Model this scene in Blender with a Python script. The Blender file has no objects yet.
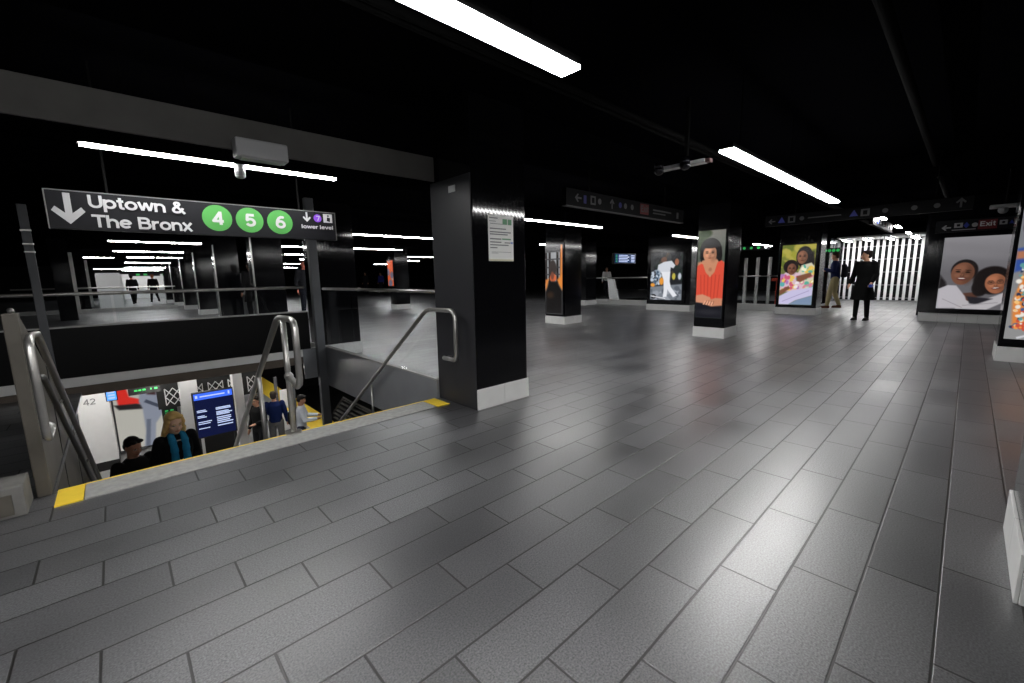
import bpy, math, random
import numpy as np
from mathutils import Vector, Matrix
random.seed(7); rng = np.random.default_rng(7)
SC = bpy.context.scene; COL = SC.collection
PI = math.pi

# ------------------------------------------------------------------ materials
def lin(c):
    return tuple((x/12.92 if x <= .04045 else ((x+.055)/1.055)**2.4) for x in c)
def rgb(r, g, b): return lin((r/255, g/255, b/255))
def mat(name, col, rough=.5, metal=0., emis=None, es=0., spec=.5, noise=0., nscale=8., alpha=1., trans=0., bump=0., aniso=None):
    m = bpy.data.materials.new(name); m.use_nodes = True
    nt = m.node_tree; b = nt.nodes['Principled BSDF']
    b.inputs['Base Color'].default_value = (*col, 1); b.inputs['Roughness'].default_value = rough
    b.inputs['Metallic'].default_value = metal; b.inputs['Specular IOR Level'].default_value = spec
    b.inputs['Transmission Weight'].default_value = trans
    if emis: b.inputs['Emission Color'].default_value = (*emis, 1); b.inputs['Emission Strength'].default_value = es
    if noise or bump:
        tc = nt.nodes.new('ShaderNodeTexCoord'); n = nt.nodes.new('ShaderNodeTexNoise')
        n.inputs['Scale'].default_value = nscale; n.inputs['Detail'].default_value = 6
        nt.links.new(tc.outputs['Object'], n.inputs['Vector'])
        if noise:
            r = nt.nodes.new('ShaderNodeMapRange'); r.inputs['To Min'].default_value = 1-noise; r.inputs['To Max'].default_value = 1+noise
            nt.links.new(n.outputs['Fac'], r.inputs['Value'])
            v = nt.nodes.new('ShaderNodeVectorMath'); v.operation = 'SCALE'; v.inputs[0].default_value = col
            nt.links.new(r.outputs[0], v.inputs['Scale']); nt.links.new(v.outputs[0], b.inputs['Base Color'])
        if bump:
            bp = nt.nodes.new('ShaderNodeBump'); bp.inputs['Strength'].default_value = bump; bp.inputs['Distance'].default_value = .01
            nt.links.new(n.outputs['Fac'], bp.inputs['Height']); nt.links.new(bp.outputs[0], b.inputs['Normal'])
    return m
def attr_mat(name, rough=.5, emit=0., spec=.5):
    m = bpy.data.materials.new(name); m.use_nodes = True
    nt = m.node_tree; b = nt.nodes['Principled BSDF']; a = nt.nodes.new('ShaderNodeVertexColor'); a.layer_name = 'Col'
    b.inputs['Roughness'].default_value = rough; b.inputs['Specular IOR Level'].default_value = spec
    if emit:
        b.inputs['Base Color'].default_value = (0.004, .004, .004, 1)
        nt.links.new(a.outputs[0], b.inputs['Emission Color']); b.inputs['Emission Strength'].default_value = emit
    else: nt.links.new(a.outputs[0], b.inputs['Base Color'])
    return m
def math_n(nt, op, a, b=None, c=None):
    n = nt.nodes.new('ShaderNodeMath'); n.operation = op
    for i, x in enumerate((a, b, c)):
        if x is None: continue
        if isinstance(x, (int, float)): n.inputs[i].default_value = x
        else: nt.links.new(x, n.inputs[i])
    return n.outputs[0]
TX, TY, TP, TY0 = .634, .2125, .461, .385
def floor_material():
    m = bpy.data.materials.new('granite_paving'); m.use_nodes = True; nt = m.node_tree; b = nt.nodes['Principled BSDF']
    g = nt.nodes.new('ShaderNodeNewGeometry'); s = nt.nodes.new('ShaderNodeSeparateXYZ'); nt.links.new(g.outputs['Position'], s.inputs[0])
    v = math_n(nt, 'DIVIDE', math_n(nt, 'SUBTRACT', s.outputs[1], TY0), TY)
    row = math_n(nt, 'FLOOR', v); fv = math_n(nt, 'SUBTRACT', v, row)
    u = math_n(nt, 'DIVIDE', math_n(nt, 'ADD', math_n(nt, 'SUBTRACT', s.outputs[0], TP), math_n(nt, 'MULTIPLY', row, .2113)), TX)
    cu = math_n(nt, 'FLOOR', u); fu = math_n(nt, 'SUBTRACT', u, cu)
    du = math_n(nt, 'MULTIPLY', math_n(nt, 'MINIMUM', fu, math_n(nt, 'SUBTRACT', 1., fu)), TX)
    dv = math_n(nt, 'MULTIPLY', math_n(nt, 'MINIMUM', fv, math_n(nt, 'SUBTRACT', 1., fv)), TY)
    d = math_n(nt, 'MINIMUM', du, dv)
    mr = nt.nodes.new('ShaderNodeMapRange'); mr.interpolation_type = 'SMOOTHSTEP'
    mr.inputs['From Min'].default_value = .0028; mr.inputs['From Max'].default_value = .0056; nt.links.new(d, mr.inputs['Value'])
    cb = nt.nodes.new('ShaderNodeCombineXYZ'); nt.links.new(row, cb.inputs[0]); nt.links.new(cu, cb.inputs[1])
    wn = nt.nodes.new('ShaderNodeTexWhiteNoise'); nt.links.new(cb.outputs[0], wn.inputs['Vector'])
    fine = nt.nodes.new('ShaderNodeTexNoise'); fine.inputs['Scale'].default_value = 150; fine.inputs['Detail'].default_value = 3
    nt.links.new(g.outputs['Position'], fine.inputs['Vector'])
    big = nt.nodes.new('ShaderNodeTexNoise'); big.inputs['Scale'].default_value = 1.1; big.inputs['Detail'].default_value = 5
    nt.links.new(g.outputs['Position'], big.inputs['Vector'])
    def rng_(x, a, b_, lo=0., hi=1.):
        n = nt.nodes.new('ShaderNodeMapRange'); n.inputs['From Min'].default_value = lo; n.inputs['From Max'].default_value = hi
        n.inputs['To Min'].default_value = a; n.inputs['To Max'].default_value = b_; nt.links.new(x, n.inputs['Value']); return n.outputs[0]
    k = math_n(nt, 'MULTIPLY', rng_(wn.outputs['Value'], .78, 1.2), rng_(fine.outputs['Fac'], .25, 1.8, .3, .7))
    k = math_n(nt, 'MULTIPLY', k, rng_(big.outputs['Fac'], .75, 1.25, .3, .7))
    sc = nt.nodes.new('ShaderNodeVectorMath'); sc.operation = 'SCALE'; sc.inputs[0].default_value = (.078, .078, .083); nt.links.new(k, sc.inputs['Scale'])
    mx = nt.nodes.new('ShaderNodeMix'); mx.data_type = 'RGBA'; mx.inputs[6].default_value = (.010, .009, .008, 1)
    nt.links.new(mr.outputs[0], mx.inputs[0]); nt.links.new(sc.outputs[0], mx.inputs[7]); nt.links.new(mx.outputs[2], b.inputs['Base Color'])
    rr = math_n(nt, 'ADD', rng_(wn.outputs['Value'], .33, .42), math_n(nt, 'MULTIPLY', rng_(big.outputs['Fac'], -.03, .07, .3, .7), 1.))
    nt.links.new(rr, b.inputs['Roughness']); b.inputs['Specular IOR Level'].default_value = 1.; nt.links.new(math_n(nt, 'MULTIPLY', mr.outputs[0], .7), b.inputs['Coat Weight']); b.inputs['Coat Roughness'].default_value = .31
    nt.links.new(rr, b.inputs['Coat Roughness'])
    h = math_n(nt, 'ADD', math_n(nt, 'MULTIPLY', mr.outputs[0], .5), math_n(nt, 'MULTIPLY', fine.outputs['Fac'], .12))
    bp = nt.nodes.new('ShaderNodeBump'); bp.inputs['Strength'].default_value = .5; bp.inputs['Distance'].default_value = .004
    nt.links.new(h, bp.inputs['Height']); nt.links.new(bp.outputs[0], b.inputs['Normal']); nt.links.new(bp.outputs[0], b.inputs['Coat Normal'])
    return m
def fluted_black():
    m = mat('fluted_black_tile', (.004, .004, .005), .07, spec=.35); nt = m.node_tree; b = nt.nodes['Principled BSDF']
    g = nt.nodes.new('ShaderNodeNewGeometry'); s = nt.nodes.new('ShaderNodeSeparateXYZ'); nt.links.new(g.outputs['Position'], s.inputs[0])
    t = math_n(nt, 'DIVIDE', math_n(nt, 'ADD', s.outputs[0], s.outputs[1]), .044)
    f = math_n(nt, 'PINGPONG', t, .5); p = math_n(nt, 'POWER', math_n(nt, 'MULTIPLY', f, 2.), .35)
    bp = nt.nodes.new('ShaderNodeBump'); bp.inputs['Strength'].default_value = .16; bp.inputs['Distance'].default_value = .003
    nt.links.new(p, bp.inputs['Height']); nt.links.new(bp.outputs[0], b.inputs['Normal']); return m
def glass_mat():
    m = bpy.data.materials.new('clear_glass'); m.use_nodes = True; nt = m.node_tree; nt.nodes.clear()
    o = nt.nodes.new('ShaderNodeOutputMaterial'); t = nt.nodes.new('ShaderNodeBsdfTransparent'); t.inputs[0].default_value = (.95, .965, .97, 1)
    gl = nt.nodes.new('ShaderNodeBsdfGlossy'); gl.inputs['Roughness'].default_value = .03
    lw = nt.nodes.new('ShaderNodeLayerWeight'); lw.inputs[0].default_value = .5
    fac = math_n(nt, 'ADD', math_n(nt, 'MULTIPLY', math_n(nt, 'POWER', lw.outputs['Facing'], 5.), .45), .02)
    mx = nt.nodes.new('ShaderNodeMixShader'); nt.links.new(fac, mx.inputs[0]); nt.links.new(t.outputs[0], mx.inputs[1]); nt.links.new(gl.outputs[0], mx.inputs[2])
    nt.links.new(mx.outputs[0], o.inputs[0]); return m
M = dict(
 floor=floor_material(), black=mat('black_gloss_panel', (.005, .005, .0065), .12, spec=.28), colgrey=mat('satin_charcoal_panel', (.030, .030, .034), .45, spec=.3, noise=.12, nscale=3), flute=fluted_black(),
 ceil=mat('black_ceiling_paint', (.0022, .0022, .0028), .9, noise=.5, nscale=3, spec=0.), beam=mat('grey_painted_beam', (.095, .091, .087), .7, noise=.35, nscale=4),
 dark=mat('dark_wall', (.006, .006, .007), .6, spec=.2), dkpanel=mat('black_guard_panel', (.003, .003, .0035), .45, spec=.2),
 tile=mat('white_marble_tile', (.80, .80, .79), .35, noise=.08, nscale=9), steel=mat('brushed_stainless', (.50, .49, .47), .36, .9, noise=.12, nscale=20),
 steeldk=mat('dull_steel', (.20, .20, .195), .42, .8, noise=.3, nscale=6), light=mat('strip_light_diffuser', (.9, .9, .9), .5, emis=(1., .995, .985), es=58),
 lamp_low=mat('platform_light_diffuser', (.9, .9, .9), .5, emis=(1., .97, .92), es=60),
 housing=mat('light_housing', (.35, .35, .35), .5), housdk=mat('dark_light_housing', (.004, .004, .004), .8, spec=.05), dimbk=mat('dim_sign_black', (.0035, .0035, .004), .6, spec=.1), dimpale=mat('dimmed_symbol_white', (.07, .07, .072), .6), glass=glass_mat(), concrete=mat('light_concrete_nosing', (.36, .36, .35), .75, noise=.35, nscale=25, bump=.3),  # dimbk, dimpale: sign black and white darkened to stand for dim light
 yellow=mat('yellow_safety_paint', rgb(250, 214, 62), .6, noise=.1, nscale=20), curb=mat('grey_curb_panel', (.24, .25, .27), .4, noise=.25, nscale=3),
 curbw=mat('whitewashed_curb', (.42, .42, .41), .6, noise=.25, nscale=6), stone=mat('worn_brown_stone', (.105, .095, .08), .5, noise=.45, nscale=5, bump=.2),
 brown=mat('brown_slab_edge', (.13, .105, .085), .7, noise=.3, nscale=5), white=mat('white_paint', (.75, .75, .75), .5, noise=.05), platf=mat('platform_floor', (.3, .3, .31), .5, noise=.2, nscale=3),
 letter=mat('sign_white', (.45, .45, .46), .5), signbk=mat('sign_black_enamel', (.0085, .0085, .0105), .5, spec=.2), green=mat('sign_green', (.055, .27, .05), .5), purple=mat('sign_purple', rgb(120, 60, 190), .5),
 lit_green=mat('lit_green', rgb(60, 190, 90), .5, emis=rgb(50, 170, 90), es=.5), lit_white=mat('lit_white', (.7, .7, .7), .5, emis=(.9, .95, 1), es=.8), red=mat('sign_red', (.16, .008, .010), .5), paleletter=mat('bright_sign_white', (.8, .8, .8), .5),
 blue=mat('sign_blue', rgb(50, 70, 190), .5), dimletter=mat('dim_sign_white', (.45, .45, .46), .5), screen=mat('screen_navy', (.004, .006, .02), .2, emis=rgb(10, 16, 52), es=1.), scrblue=mat('screen_blue', (.01, .02, .1), .2, emis=rgb(60, 105, 235), es=1.2),
 scrtxt=mat('screen_text', (.1, .1, .1), .3, emis=rgb(190, 205, 245), es=1.), scrcyan=mat('screen_cyan', (.1, .1, .1), .3, emis=rgb(80, 160, 255), es=1.4), paper=mat('white_paper_notice', (.9, .9, .88), .6), ink=mat('grey_ink', (.22, .22, .23), .7),
 inkgreen=mat('green_ink', (.2, .42, .25), .7), inkblue=mat('blue_ink', (.25, .38, .7), .7), cream=mat('cream_edge', (.72, .68, .5), .6), soff=mat('grey_soffit', (.42, .42, .42), .6), rubber=mat('black_rubber', (.01, .01, .01), .6), box=mat('grey_metal_box', (.42, .42, .43), .5),
 tread=mat('dark_stair_tread', (.09, .09, .09), .7, noise=.3, nscale=12), post=mat('painted_grey_post', (.10, .105, .115), .5, noise=.2, nscale=4), lattice=mat('lattice_grey', (.62, .62, .62), .6), grille=mat('dull_dark_grille', (.10, .095, .085), .7, spec=.2),
 picture=attr_mat('backlit_picture', .2, 1.), skin=attr_mat('skin', .5))

# ------------------------------------------------------------------ mesh builder
_txt = {}
def text_geo(s, off):
    k = (s, off)
    if k not in _txt:
        c = bpy.data.curves.new('t', 'FONT'); c.body = s; c.size = 1; c.offset = off; c.resolution_u = 3
        o = bpy.data.objects.new('t', c); COL.objects.link(o)
        me = bpy.data.meshes.new_from_object(o.evaluated_get(bpy.context.evaluated_depsgraph_get()))
        vs = [v.co[:2] for v in me.vertices]; fs = [tuple(p.vertices) for p in me.polygons]
        bpy.data.objects.remove(o); bpy.data.curves.remove(c); bpy.data.meshes.remove(me); _txt[k] = (vs, fs)
    return _txt[k]
def arc(cx, cy, rx, ry, a0, a1, n=14): return [(cx+rx*math.cos(math.radians(a0+(a1-a0)*i/n)), cy+ry*math.sin(math.radians(a0+(a1-a0)*i/n))) for i in range(n+1)]
_arch = [(.07, .28)]+arc(.255, .285, .185, .18, 180, 0)+[(.44, 0)]
GL = {'U': (.58, [[(.075, .72)]+arc(.29, .26, .215, .195, 180, 360)+[(.505, .72)]]), 'p': (.54, [[(.07, .53), (.07, -.20)], arc(.275, .265, .20, .20, 0, 360, 28)]),
 't': (.33, [[(.16, .67), (.16, .16)]+arc(.25, .155, .09, .09, 180, 270, 6)+[(.31, .065)], [(.02, .475), (.30, .475)]]), 'o': (.55, [arc(.275, .265, .205, .20, 0, 360, 28)]),
 'w': (.71, [[(.05, .53), (.195, .04)], [(.195, .04), (.35, .50)], [(.35, .50), (.51, .04)], [(.51, .04), (.66, .53)]]), 'n': (.52, [[(.07, .53), (.07, 0)], _arch]), 'h': (.52, [[(.07, .72), (.07, 0)], _arch]),
 '&': (.66, [[(.61, .0), (.20, .50), (.165, .58), (.20, .645), (.28, .665), (.355, .645), (.385, .57), (.34, .49), (.16, .34), (.09, .25), (.08, .17), (.13, .09), (.24, .06), (.36, .085), (.46, .18), (.54, .34)]]),
 'T': (.58, [[(.01, .655), (.57, .655)], [(.29, .655), (.29, 0)]]), 'e': (.54, [[(.09, .275), (.46, .275)], arc(.275, .265, .20, .20, 3, 318, 26)]),
 'B': (.61, [[(.08, .72), (.08, 0)], [(.02+.06, .655), (.33, .655)]+arc(.33, .52, .15, .135, 90, -90)+[(.08, .385)], [(.08, .385), (.36, .385)]+arc(.36, .225, .165, .16, 90, -90)+[(.08, .065)]]),
 'r': (.35, [[(.07, .53), (.07, 0)], [(.07, .25)]+arc(.27, .27, .20, .195, 180, 95, 8)+[(.33, .468)]]), 'x': (.50, [[(.05, .53), (.45, 0)], [(.45, .53), (.05, 0)]]),
 'E': (.56, [[(.08, .72), (.08, 0)], [(.08, .655), (.51, .655)], [(.08, .375), (.47, .375)], [(.08, .065), (.52, .065)]]), 'i': (.21, [[(.08, .53), (.08, 0)], [(.08, .73), (.08, .62)]]), 'l': (.21, [[(.08, .72), (.08, 0)]]),
 'v': (.49, [[(.04, .53), (.245, .03)], [(.245, .03), (.45, .53)]]), '4': (.56, [[(.40, .72), (.40, 0)], [(.40, .68), (.08, .20), (.53, .20)]]), '5': (.55, [[(.47, .65), (.15, .65), (.12, .37)]+arc(.27, .245, .195, .18, 140, -150, 18)]),
 '6': (.56, [arc(.28, .235, .195, .175, 0, 360, 28), arc(.36, .25, .275, .405, 180, 72, 14)]), '7': (.55, [[(.05, .655), (.49, .655), (.24, .0)]]), '2': (.55, [arc(.27, .50, .18, .16, 165, -40, 14)+[(.08, .065), (.48, .065)]]), ' ': (.26, [])}
class MB:
    def __init__(s): s.v = []; s.f = []; s.m = []
    def add(s, vs, fs, mi=0):
        n = len(s.v); s.v += [tuple(v) for v in vs]; s.f += [tuple(i+n for i in f) for f in fs]; s.m += [mi]*len(fs); return s
    def box(s, x0, x1, y0, y1, z0, z1, mi=0):
        vs = [(x, y, z) for z in (z0, z1) for y in (y0, y1) for x in (x0, x1)]
        return s.add(vs, [(0, 2, 3, 1), (4, 5, 7, 6), (0, 1, 5, 4), (2, 6, 7, 3), (0, 4, 6, 2), (1, 3, 7, 5)], mi)
    def prism(s, pts, n, mi=0):       # pts: 3D polygon, extruded by vector n
        k = len(pts); a = [tuple(p) for p in pts]; b = [tuple(Vector(p)+Vector(n)) for p in pts]
        return s.add(a+b, [tuple(range(k))[::-1], tuple(range(k, 2*k))]+[(i, (i+1) % k, k+(i+1) % k, k+i) for i in range(k)], mi)
    def tube(s, pts, r, seg=12, mi=0, closed_caps=True, rad=None):
        pts = [Vector(p) for p in pts]; n0 = len(s.v); k = len(pts); prev = None; rings = []
        for i, p in enumerate(pts):
            d = ((pts[min(i+1, k-1)]-p).normalized() + (p-pts[max(i-1, 0)]).normalized()).normalized()
            if prev is None:
                a = Vector((0, 0, 1)) if abs(d.z) < .9 else Vector((1, 0, 0)); u = d.cross(a).normalized()
            else: u = (prev-d*prev.dot(d)).normalized()
            prev = u; w = d.cross(u); rr = rad[i] if rad else r
            rings.append([tuple(p+(u*math.cos(t)+w*math.sin(t))*rr) for t in [2*PI*j/seg for j in range(seg)]])
        vs = [q for rg in rings for q in rg]; fs = []
        for i in range(k-1):
            for j in range(seg):
                a = i*seg+j; b = i*seg+(j+1) % seg; fs.append((a, b, b+seg, a+seg))
        if closed_caps: fs += [tuple(range(seg))[::-1], tuple((k-1)*seg+j for j in range(seg))]
        return s.add(vs, fs, mi)
    def ball(s, c, r, seg=16, mi=0):
        rx, ry, rz = r if isinstance(r, tuple) else (r, r, r); n = seg//2; vs = [(c[0], c[1], c[2]-rz)]
        for i in range(1, n):
            t = -PI/2+PI*i/n
            vs += [(c[0]+rx*math.cos(t)*math.cos(2*PI*j/seg), c[1]+ry*math.cos(t)*math.sin(2*PI*j/seg), c[2]+rz*math.sin(t)) for j in range(seg)]
        vs.append((c[0], c[1], c[2]+rz)); L = len(vs)-1; fs = [(0, 1+(j+1) % seg, 1+j) for j in range(seg)]
        for i in range(n-2):
            for j in range(seg): a = 1+i*seg+j; b = 1+i*seg+(j+1) % seg; fs.append((a, b, b+seg, a+seg))
        fs += [(L, L-seg+j, L-seg+(j+1) % seg) for j in range(seg)]; return s.add(vs, fs, mi)
    def text(s, t, o, ux, uy, width=None, height=None, off=.012, mi=0):
        vs, fs = text_geo(t, off); xs = [v[0] for v in vs]; ys = [v[1] for v in vs]; x0, x1 = min(xs), max(xs); y0, y1 = min(ys), max(ys)
        kx = width/(x1-x0) if width else height/(y1-y0); ky = height/(y1-y0) if height else kx
        O = Vector(o); U = Vector(ux); W = Vector(uy)
        return s.add([tuple(O+U*((x-x0)*kx)+W*((y-y0)*ky)) for x, y in vs], fs, mi)
    def glyphs(s, t, o, ux, uy, width, height, w=.13, mi=0):     # plain sans lettering drawn with flat strokes
        O = Vector(o); U = Vector(ux); W = Vector(uy); adv = sum(GL[c][0] for c in t)-.04; kx = width/adv; ky = height/.72; x0 = 0; N = U.cross(W).normalized()*.00006
        for ch in t:
            for pl in GL[ch][1]:
                for i in range(len(pl)-1):
                    (xa, ya), (xb, yb) = pl[i], pl[i+1]; L = math.hypot(xb-xa, yb-ya) or 1e-6; nx, ny = -(yb-ya)/L*w/2, (xb-xa)/L*w/2
                    O = O+N
                    s.add([tuple(O+U*((x0+x)*kx)+W*(y*ky)) for x, y in ((xa+nx, ya+ny), (xa-nx, ya-ny), (xb-nx, yb-ny), (xb+nx, yb+ny))], [(0, 1, 2, 3)], mi)
                    O = O+N
                    if i: s.add([tuple(O+U*((x0+xa+w/2*math.cos(a*PI/5))*kx)+W*((ya+w/2*math.sin(a*PI/5))*ky)) for a in range(10)], [tuple(range(10))], mi)
            x0 += GL[ch][0]
        return s
    def disc(s, c, ux, uy, r, seg=32, mi=0, ry=None):
        C = Vector(c); U = Vector(ux); W = Vector(uy); ry = ry or r
        return s.add([tuple(C+U*r*math.cos(2*PI*i/seg)+W*ry*math.sin(2*PI*i/seg)) for i in range(seg)], [tuple(range(seg))], mi)
def wloc(o):
    l = Vector((0, 0, 0))
    while o: l += Vector(o.location); o = o.parent
    return l
def build(name, mb, mats, parent=None, bevel=0, smooth=False, kind=None, label=None, cat=None, group=None, origin=None):
    me = bpy.data.meshes.new(name); off = wloc(parent) if parent else Vector(origin or (0, 0, 0))
    me.from_pydata([tuple(Vector(v)-off) for v in mb.v], [], mb.f)
    if not isinstance(mats, (list, tuple)): mats = [mats]
    for m in mats: me.materials.append(m)
    me.polygons.foreach_set('material_index', mb.m)
    if smooth: me.polygons.foreach_set('use_smooth', [True]*len(mb.f))
    me.update(); o = bpy.data.objects.new(name, me); COL.objects.link(o)
    if parent: o.parent = parent
    else: o.location = off
    if bevel:
        b = o.modifiers.new('Bevel', 'BEVEL'); b.width = bevel; b.segments = 2; b.limit_method = 'ANGLE'
    if kind: o['kind'] = kind
    if label: o['label'] = label
    if cat: o['category'] = cat
    if group: o['group'] = group
    return o
def struct(name, mb, mats, **k): return build(name, mb, mats, kind='structure', **k)
def thing(name, label, cat, loc=(0, 0, 0), rz=0, group=None):
    o = bpy.data.objects.new(name, None); COL.objects.link(o); o.location = loc; o.rotation_euler = (0, 0, rz); o.empty_display_size = .1
    o['label'] = label; o['category'] = cat
    if group: o['group'] = group
    return o
X_, Y_, Z_ = Vector((1, 0, 0)), Vector((0, 1, 0)), Vector((0, 0, 1))
CZ = 2.75
OX0, OX1, OY0, OY1 = -.40, 2.33, 3.6, 6.8      # stair opening

# ------------------------------------------------------------------ room shell
def slab(name, rects, z0, z1, m):
    mb = MB()
    for r in rects: mb.box(*r, z0, z1)
    return struct(name, mb, m)
X0, X1, Y0, Y1 = -9, 30, -5, 52
slab('floor', [(X0, X1, Y0, OY0), (X0, OX0, OY0, OY1), (OX1, 15, OY0, OY1), (X0, 15, OY1, Y1), (20, X1, OY0, Y1), (15, 20, 11.6, Y1)], -.04, 0, M['floor'])
slab('ceiling', [(X0, X1, Y0, Y1)], CZ, CZ+.2, M['ceil'])
slab('wall_back', [(X0, X1, Y0-.3, Y0)], -.2, CZ, M['dark'])
slab('wall_front', [(X0, X1, Y1, Y1+.3)], -.2, CZ, M['dark'])
slab('wall_left', [(X0-.3, X0, Y0, Y1)], -.2, CZ, M['dark'])
slab('wall_right', [(X1, X1+.3, Y0, Y1)], -.2, CZ, M['dark'])
# beams running along the hall
tn = 0
def trim(mb, m, **k):
    global tn; tn += 1; return struct('trim_%d' % tn, mb, m, **k)
trim(MB().box(-9, 2.31, 3.5, 3.86, 2.105, 2.32), M['beam'], bevel=.004)
trim(MB().box(-9, 2.31, 3.515, 3.86, 2.098, 2.105), M['ceil'])  # thin black sheet added so the beam underside reads as shaded
trim(MB().box(2.3, 30, 3.0, 3.5, 2.45, CZ), M['ceil']); trim(MB().box(-9, 30, 6.85, 7.3, 2.4, CZ), M['ceil']); trim(MB().box(-9, 30, 10.7, 11.2, 2.4, CZ), M['ceil'])
for x in (8.25, 14.0): trim(MB().box(x, x+.45, -5, 50, 2.5, CZ), M['ceil'])

# ------------------------------------------------------------------ stairs
stair = thing('staircase', 'dark staircase going down to the lower platform between brown stone side walls', 'stairs', (.95, 3.6, 0))
NR, RISE, RUN = 19, .1737, .248
for i in range(1, NR):
    y0 = OY0+(i-1)*RUN; z = -RISE*i
    build('tread', MB().box(OX0+.02, OX1-.02, y0, y0+RUN+.02, z-.05, z), M['tread'], stair)
for i in range(0, NR-1):
    y0 = OY0+i*RUN
    build('riser', MB().box(OX0+.02, OX1-.02, y0-.005, y0+.012, -RISE*(i+1)+.002, -RISE*i-.052 if i else -.045), M['tread'], stair)
def sl(y): return -.70*(y-OY0)
# nosing strip with yellow ends
n = thing('stair_nosing', 'pale concrete edge strip with a yellow square at either end across the stair top', 'edge strip', (.95, 3.46, 0))
build('strip', MB().box(-.26, 2.12, 3.335, 3.585, 0, .006), M['concrete'], n)
for a, b in ((-.38, -.265), (2.125, 2.26)): build('yellow_square', MB().box(a, b, 3.335, 3.6, 0, .007), M['yellow'], n)
build('yellow_line', MB().box(-.265, 2.125, 3.585, 3.602, 0, .007), M['yellow'], n)
# left stone side wall with newel
w = thing('stair_side_wall', 'brown stone stair side wall with tall square newel at its top', 'stair wall', (-.46, 3.6, 0))
build('newel', MB().box(-.462, -.402, 3.56, 3.64, .0, 1.07), M['stone'], w, bevel=.006)
ys = [3.72, 8.5]
pan = [(0, 3.642, 1.05), (0, 5.05, .30), (0, 8.6, -1.95), (0, 8.6, -3.28), (0, 3.642, -.17)]
build('sloping_panel', MB().prism([(-.455, y, z) for _, y, z in pan][::-1], (.05, 0, 0)), M['stone'], w)
build('seam', MB().box(-.406, -.402, 4.35, 4.37, -.4, .66), M['rubber'], w)
build('seam', MB().box(-.406, -.402, 5.3, 5.32, -1.1, .12), M['rubber'], w)
build('cap_rail', MB().tube([(-.43, 3.62, 1.085), (-.43, 5.05, .325), (-.43, 8.5, -1.87)], .014), M['steeldk'], w, smooth=True)
# curb left of stairs with glass guard
t = thing('stone_curb', 'low grey stone curb block at the left foot of the stair wall', 'curb', (-1.2, 3.45, 0))
build('block', MB().box(-2.6, -.475, 3.34, 3.56, 0, .17), mat('worn_grey_curb', (.19, .185, .175), .7, noise=.45, nscale=9, bump=.2), t, bevel=.008)
build('dark_inset', MB().box(-2.55, -.52, 3.333, 3.342, .02, .13), M['stone'], t)
def guard(label, pts, zb, zt, posts, group=None, cat='railing'):
    (xa, ya), (xb, yb) = pts; L = math.hypot(xb-xa, yb-ya); ux, uy = (xb-xa)/L, (yb-ya)/L
    t = thing('glass_railing', label, cat, ((xa+xb)/2, (ya+yb)/2, zb), group=group)
    nx, ny = -uy*.007, ux*.007; n = posts; gp = .012
    for i in range(n):
        a = L*i/n+gp; b = L*(i+1)/n-gp
        p = [(xa+ux*a+nx, ya+uy*a+ny), (xa+ux*b+nx, ya+uy*b+ny), (xa+ux*b-nx, ya+uy*b-ny), (xa+ux*a-nx, ya+uy*a-ny)]
        build('glass_panel', MB().prism([(x, y, zb) for x, y in p], (0, 0, zt-zb-.02)), M['glass'], t)
    build('top_rail', MB().tube([(xa, ya, zt-.015), (xb, yb, zt-.015)], .02), M['steel'], t, smooth=True)
    return t
guard('glass railing left of the brown stair newel', ((-2.6, 3.45), (-.6, 3.45)), .171, 1.09, 2)
guard('tall glass panels on the right side of the stairwell beside the near column', ((OX1+.01, 3.62), (OX1+.01, 6.72)), .201, 1.1, 3)
guard('long glass railing above the black guard panel at the far side of the stairwell', ((-3.2, OY1+.04), (2.1, OY1+.04)), .761, 1.13, 5)
# right curb, far curb and black guard panel
c = thing('stairwell_curb', 'grey metal curb running down the right side of the stairwell', 'curb', (OX1, 5.2, -.4))
build('side_panel', MB().box(OX1-.03, OX1+.035, 3.61, 6.83, -.42, .185), M['curb'], c, bevel=.004)
build('cap', MB().box(OX1-.035, OX1+.04, 3.61, 6.75, .185, .20), M['curbw'], c, bevel=.003)
c = thing('stairwell_curb', 'pale curb strip under the black guard panel at the far side of the stairwell', 'curb', (0, OY1, 0))
build('strip', MB().box(-3.2, 2.29, OY1-.03, OY1+.1, .075, .185), M['tile'], c, bevel=.004)
build('slab_edge', MB().box(-3.2, 1.98, OY1-.01, OY1+.02, -.04, .075), M['brown'], c)
build('corner_panel', MB().box(1.98, 2.29, OY1-.035, OY1-.011, -.27, .185), M['curb'], c)
build('guard_panel', MB().box(-3.2, 2.1, OY1-.04, OY1+.0, .187, .745), M['dkpanel'], c)
build('panel_cap', MB().box(-3.2, 2.1, OY1-.045, OY1+.07, .745, .76), M['curbw'], c)
# slender steel posts
t = thing('steel_post', 'grey square steel post rising from the stairwell beneath the right end of the train sign', 'post', (2.21, 6.72, -3.3))
build('shaft', MB().box(2.165, 2.285, 6.66, 6.76, -3.3, 2.4), M['post'], t, bevel=.006)
t = thing('steel_post', 'slim stainless post with bright bands left of the stairwell behind the brown newel', 'post', (-.61, 6.745, 0))
build('shaft', MB().box(-.625, -.555, 6.76-.02, 6.76, .1, 2.05), M['post'], t, bevel=.004)
for z in (1.78, 1.64, 1.56): build('band', MB().box(-.63, -.55, 6.732, 6.765, z, z+.014), M['steel'], t)
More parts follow.
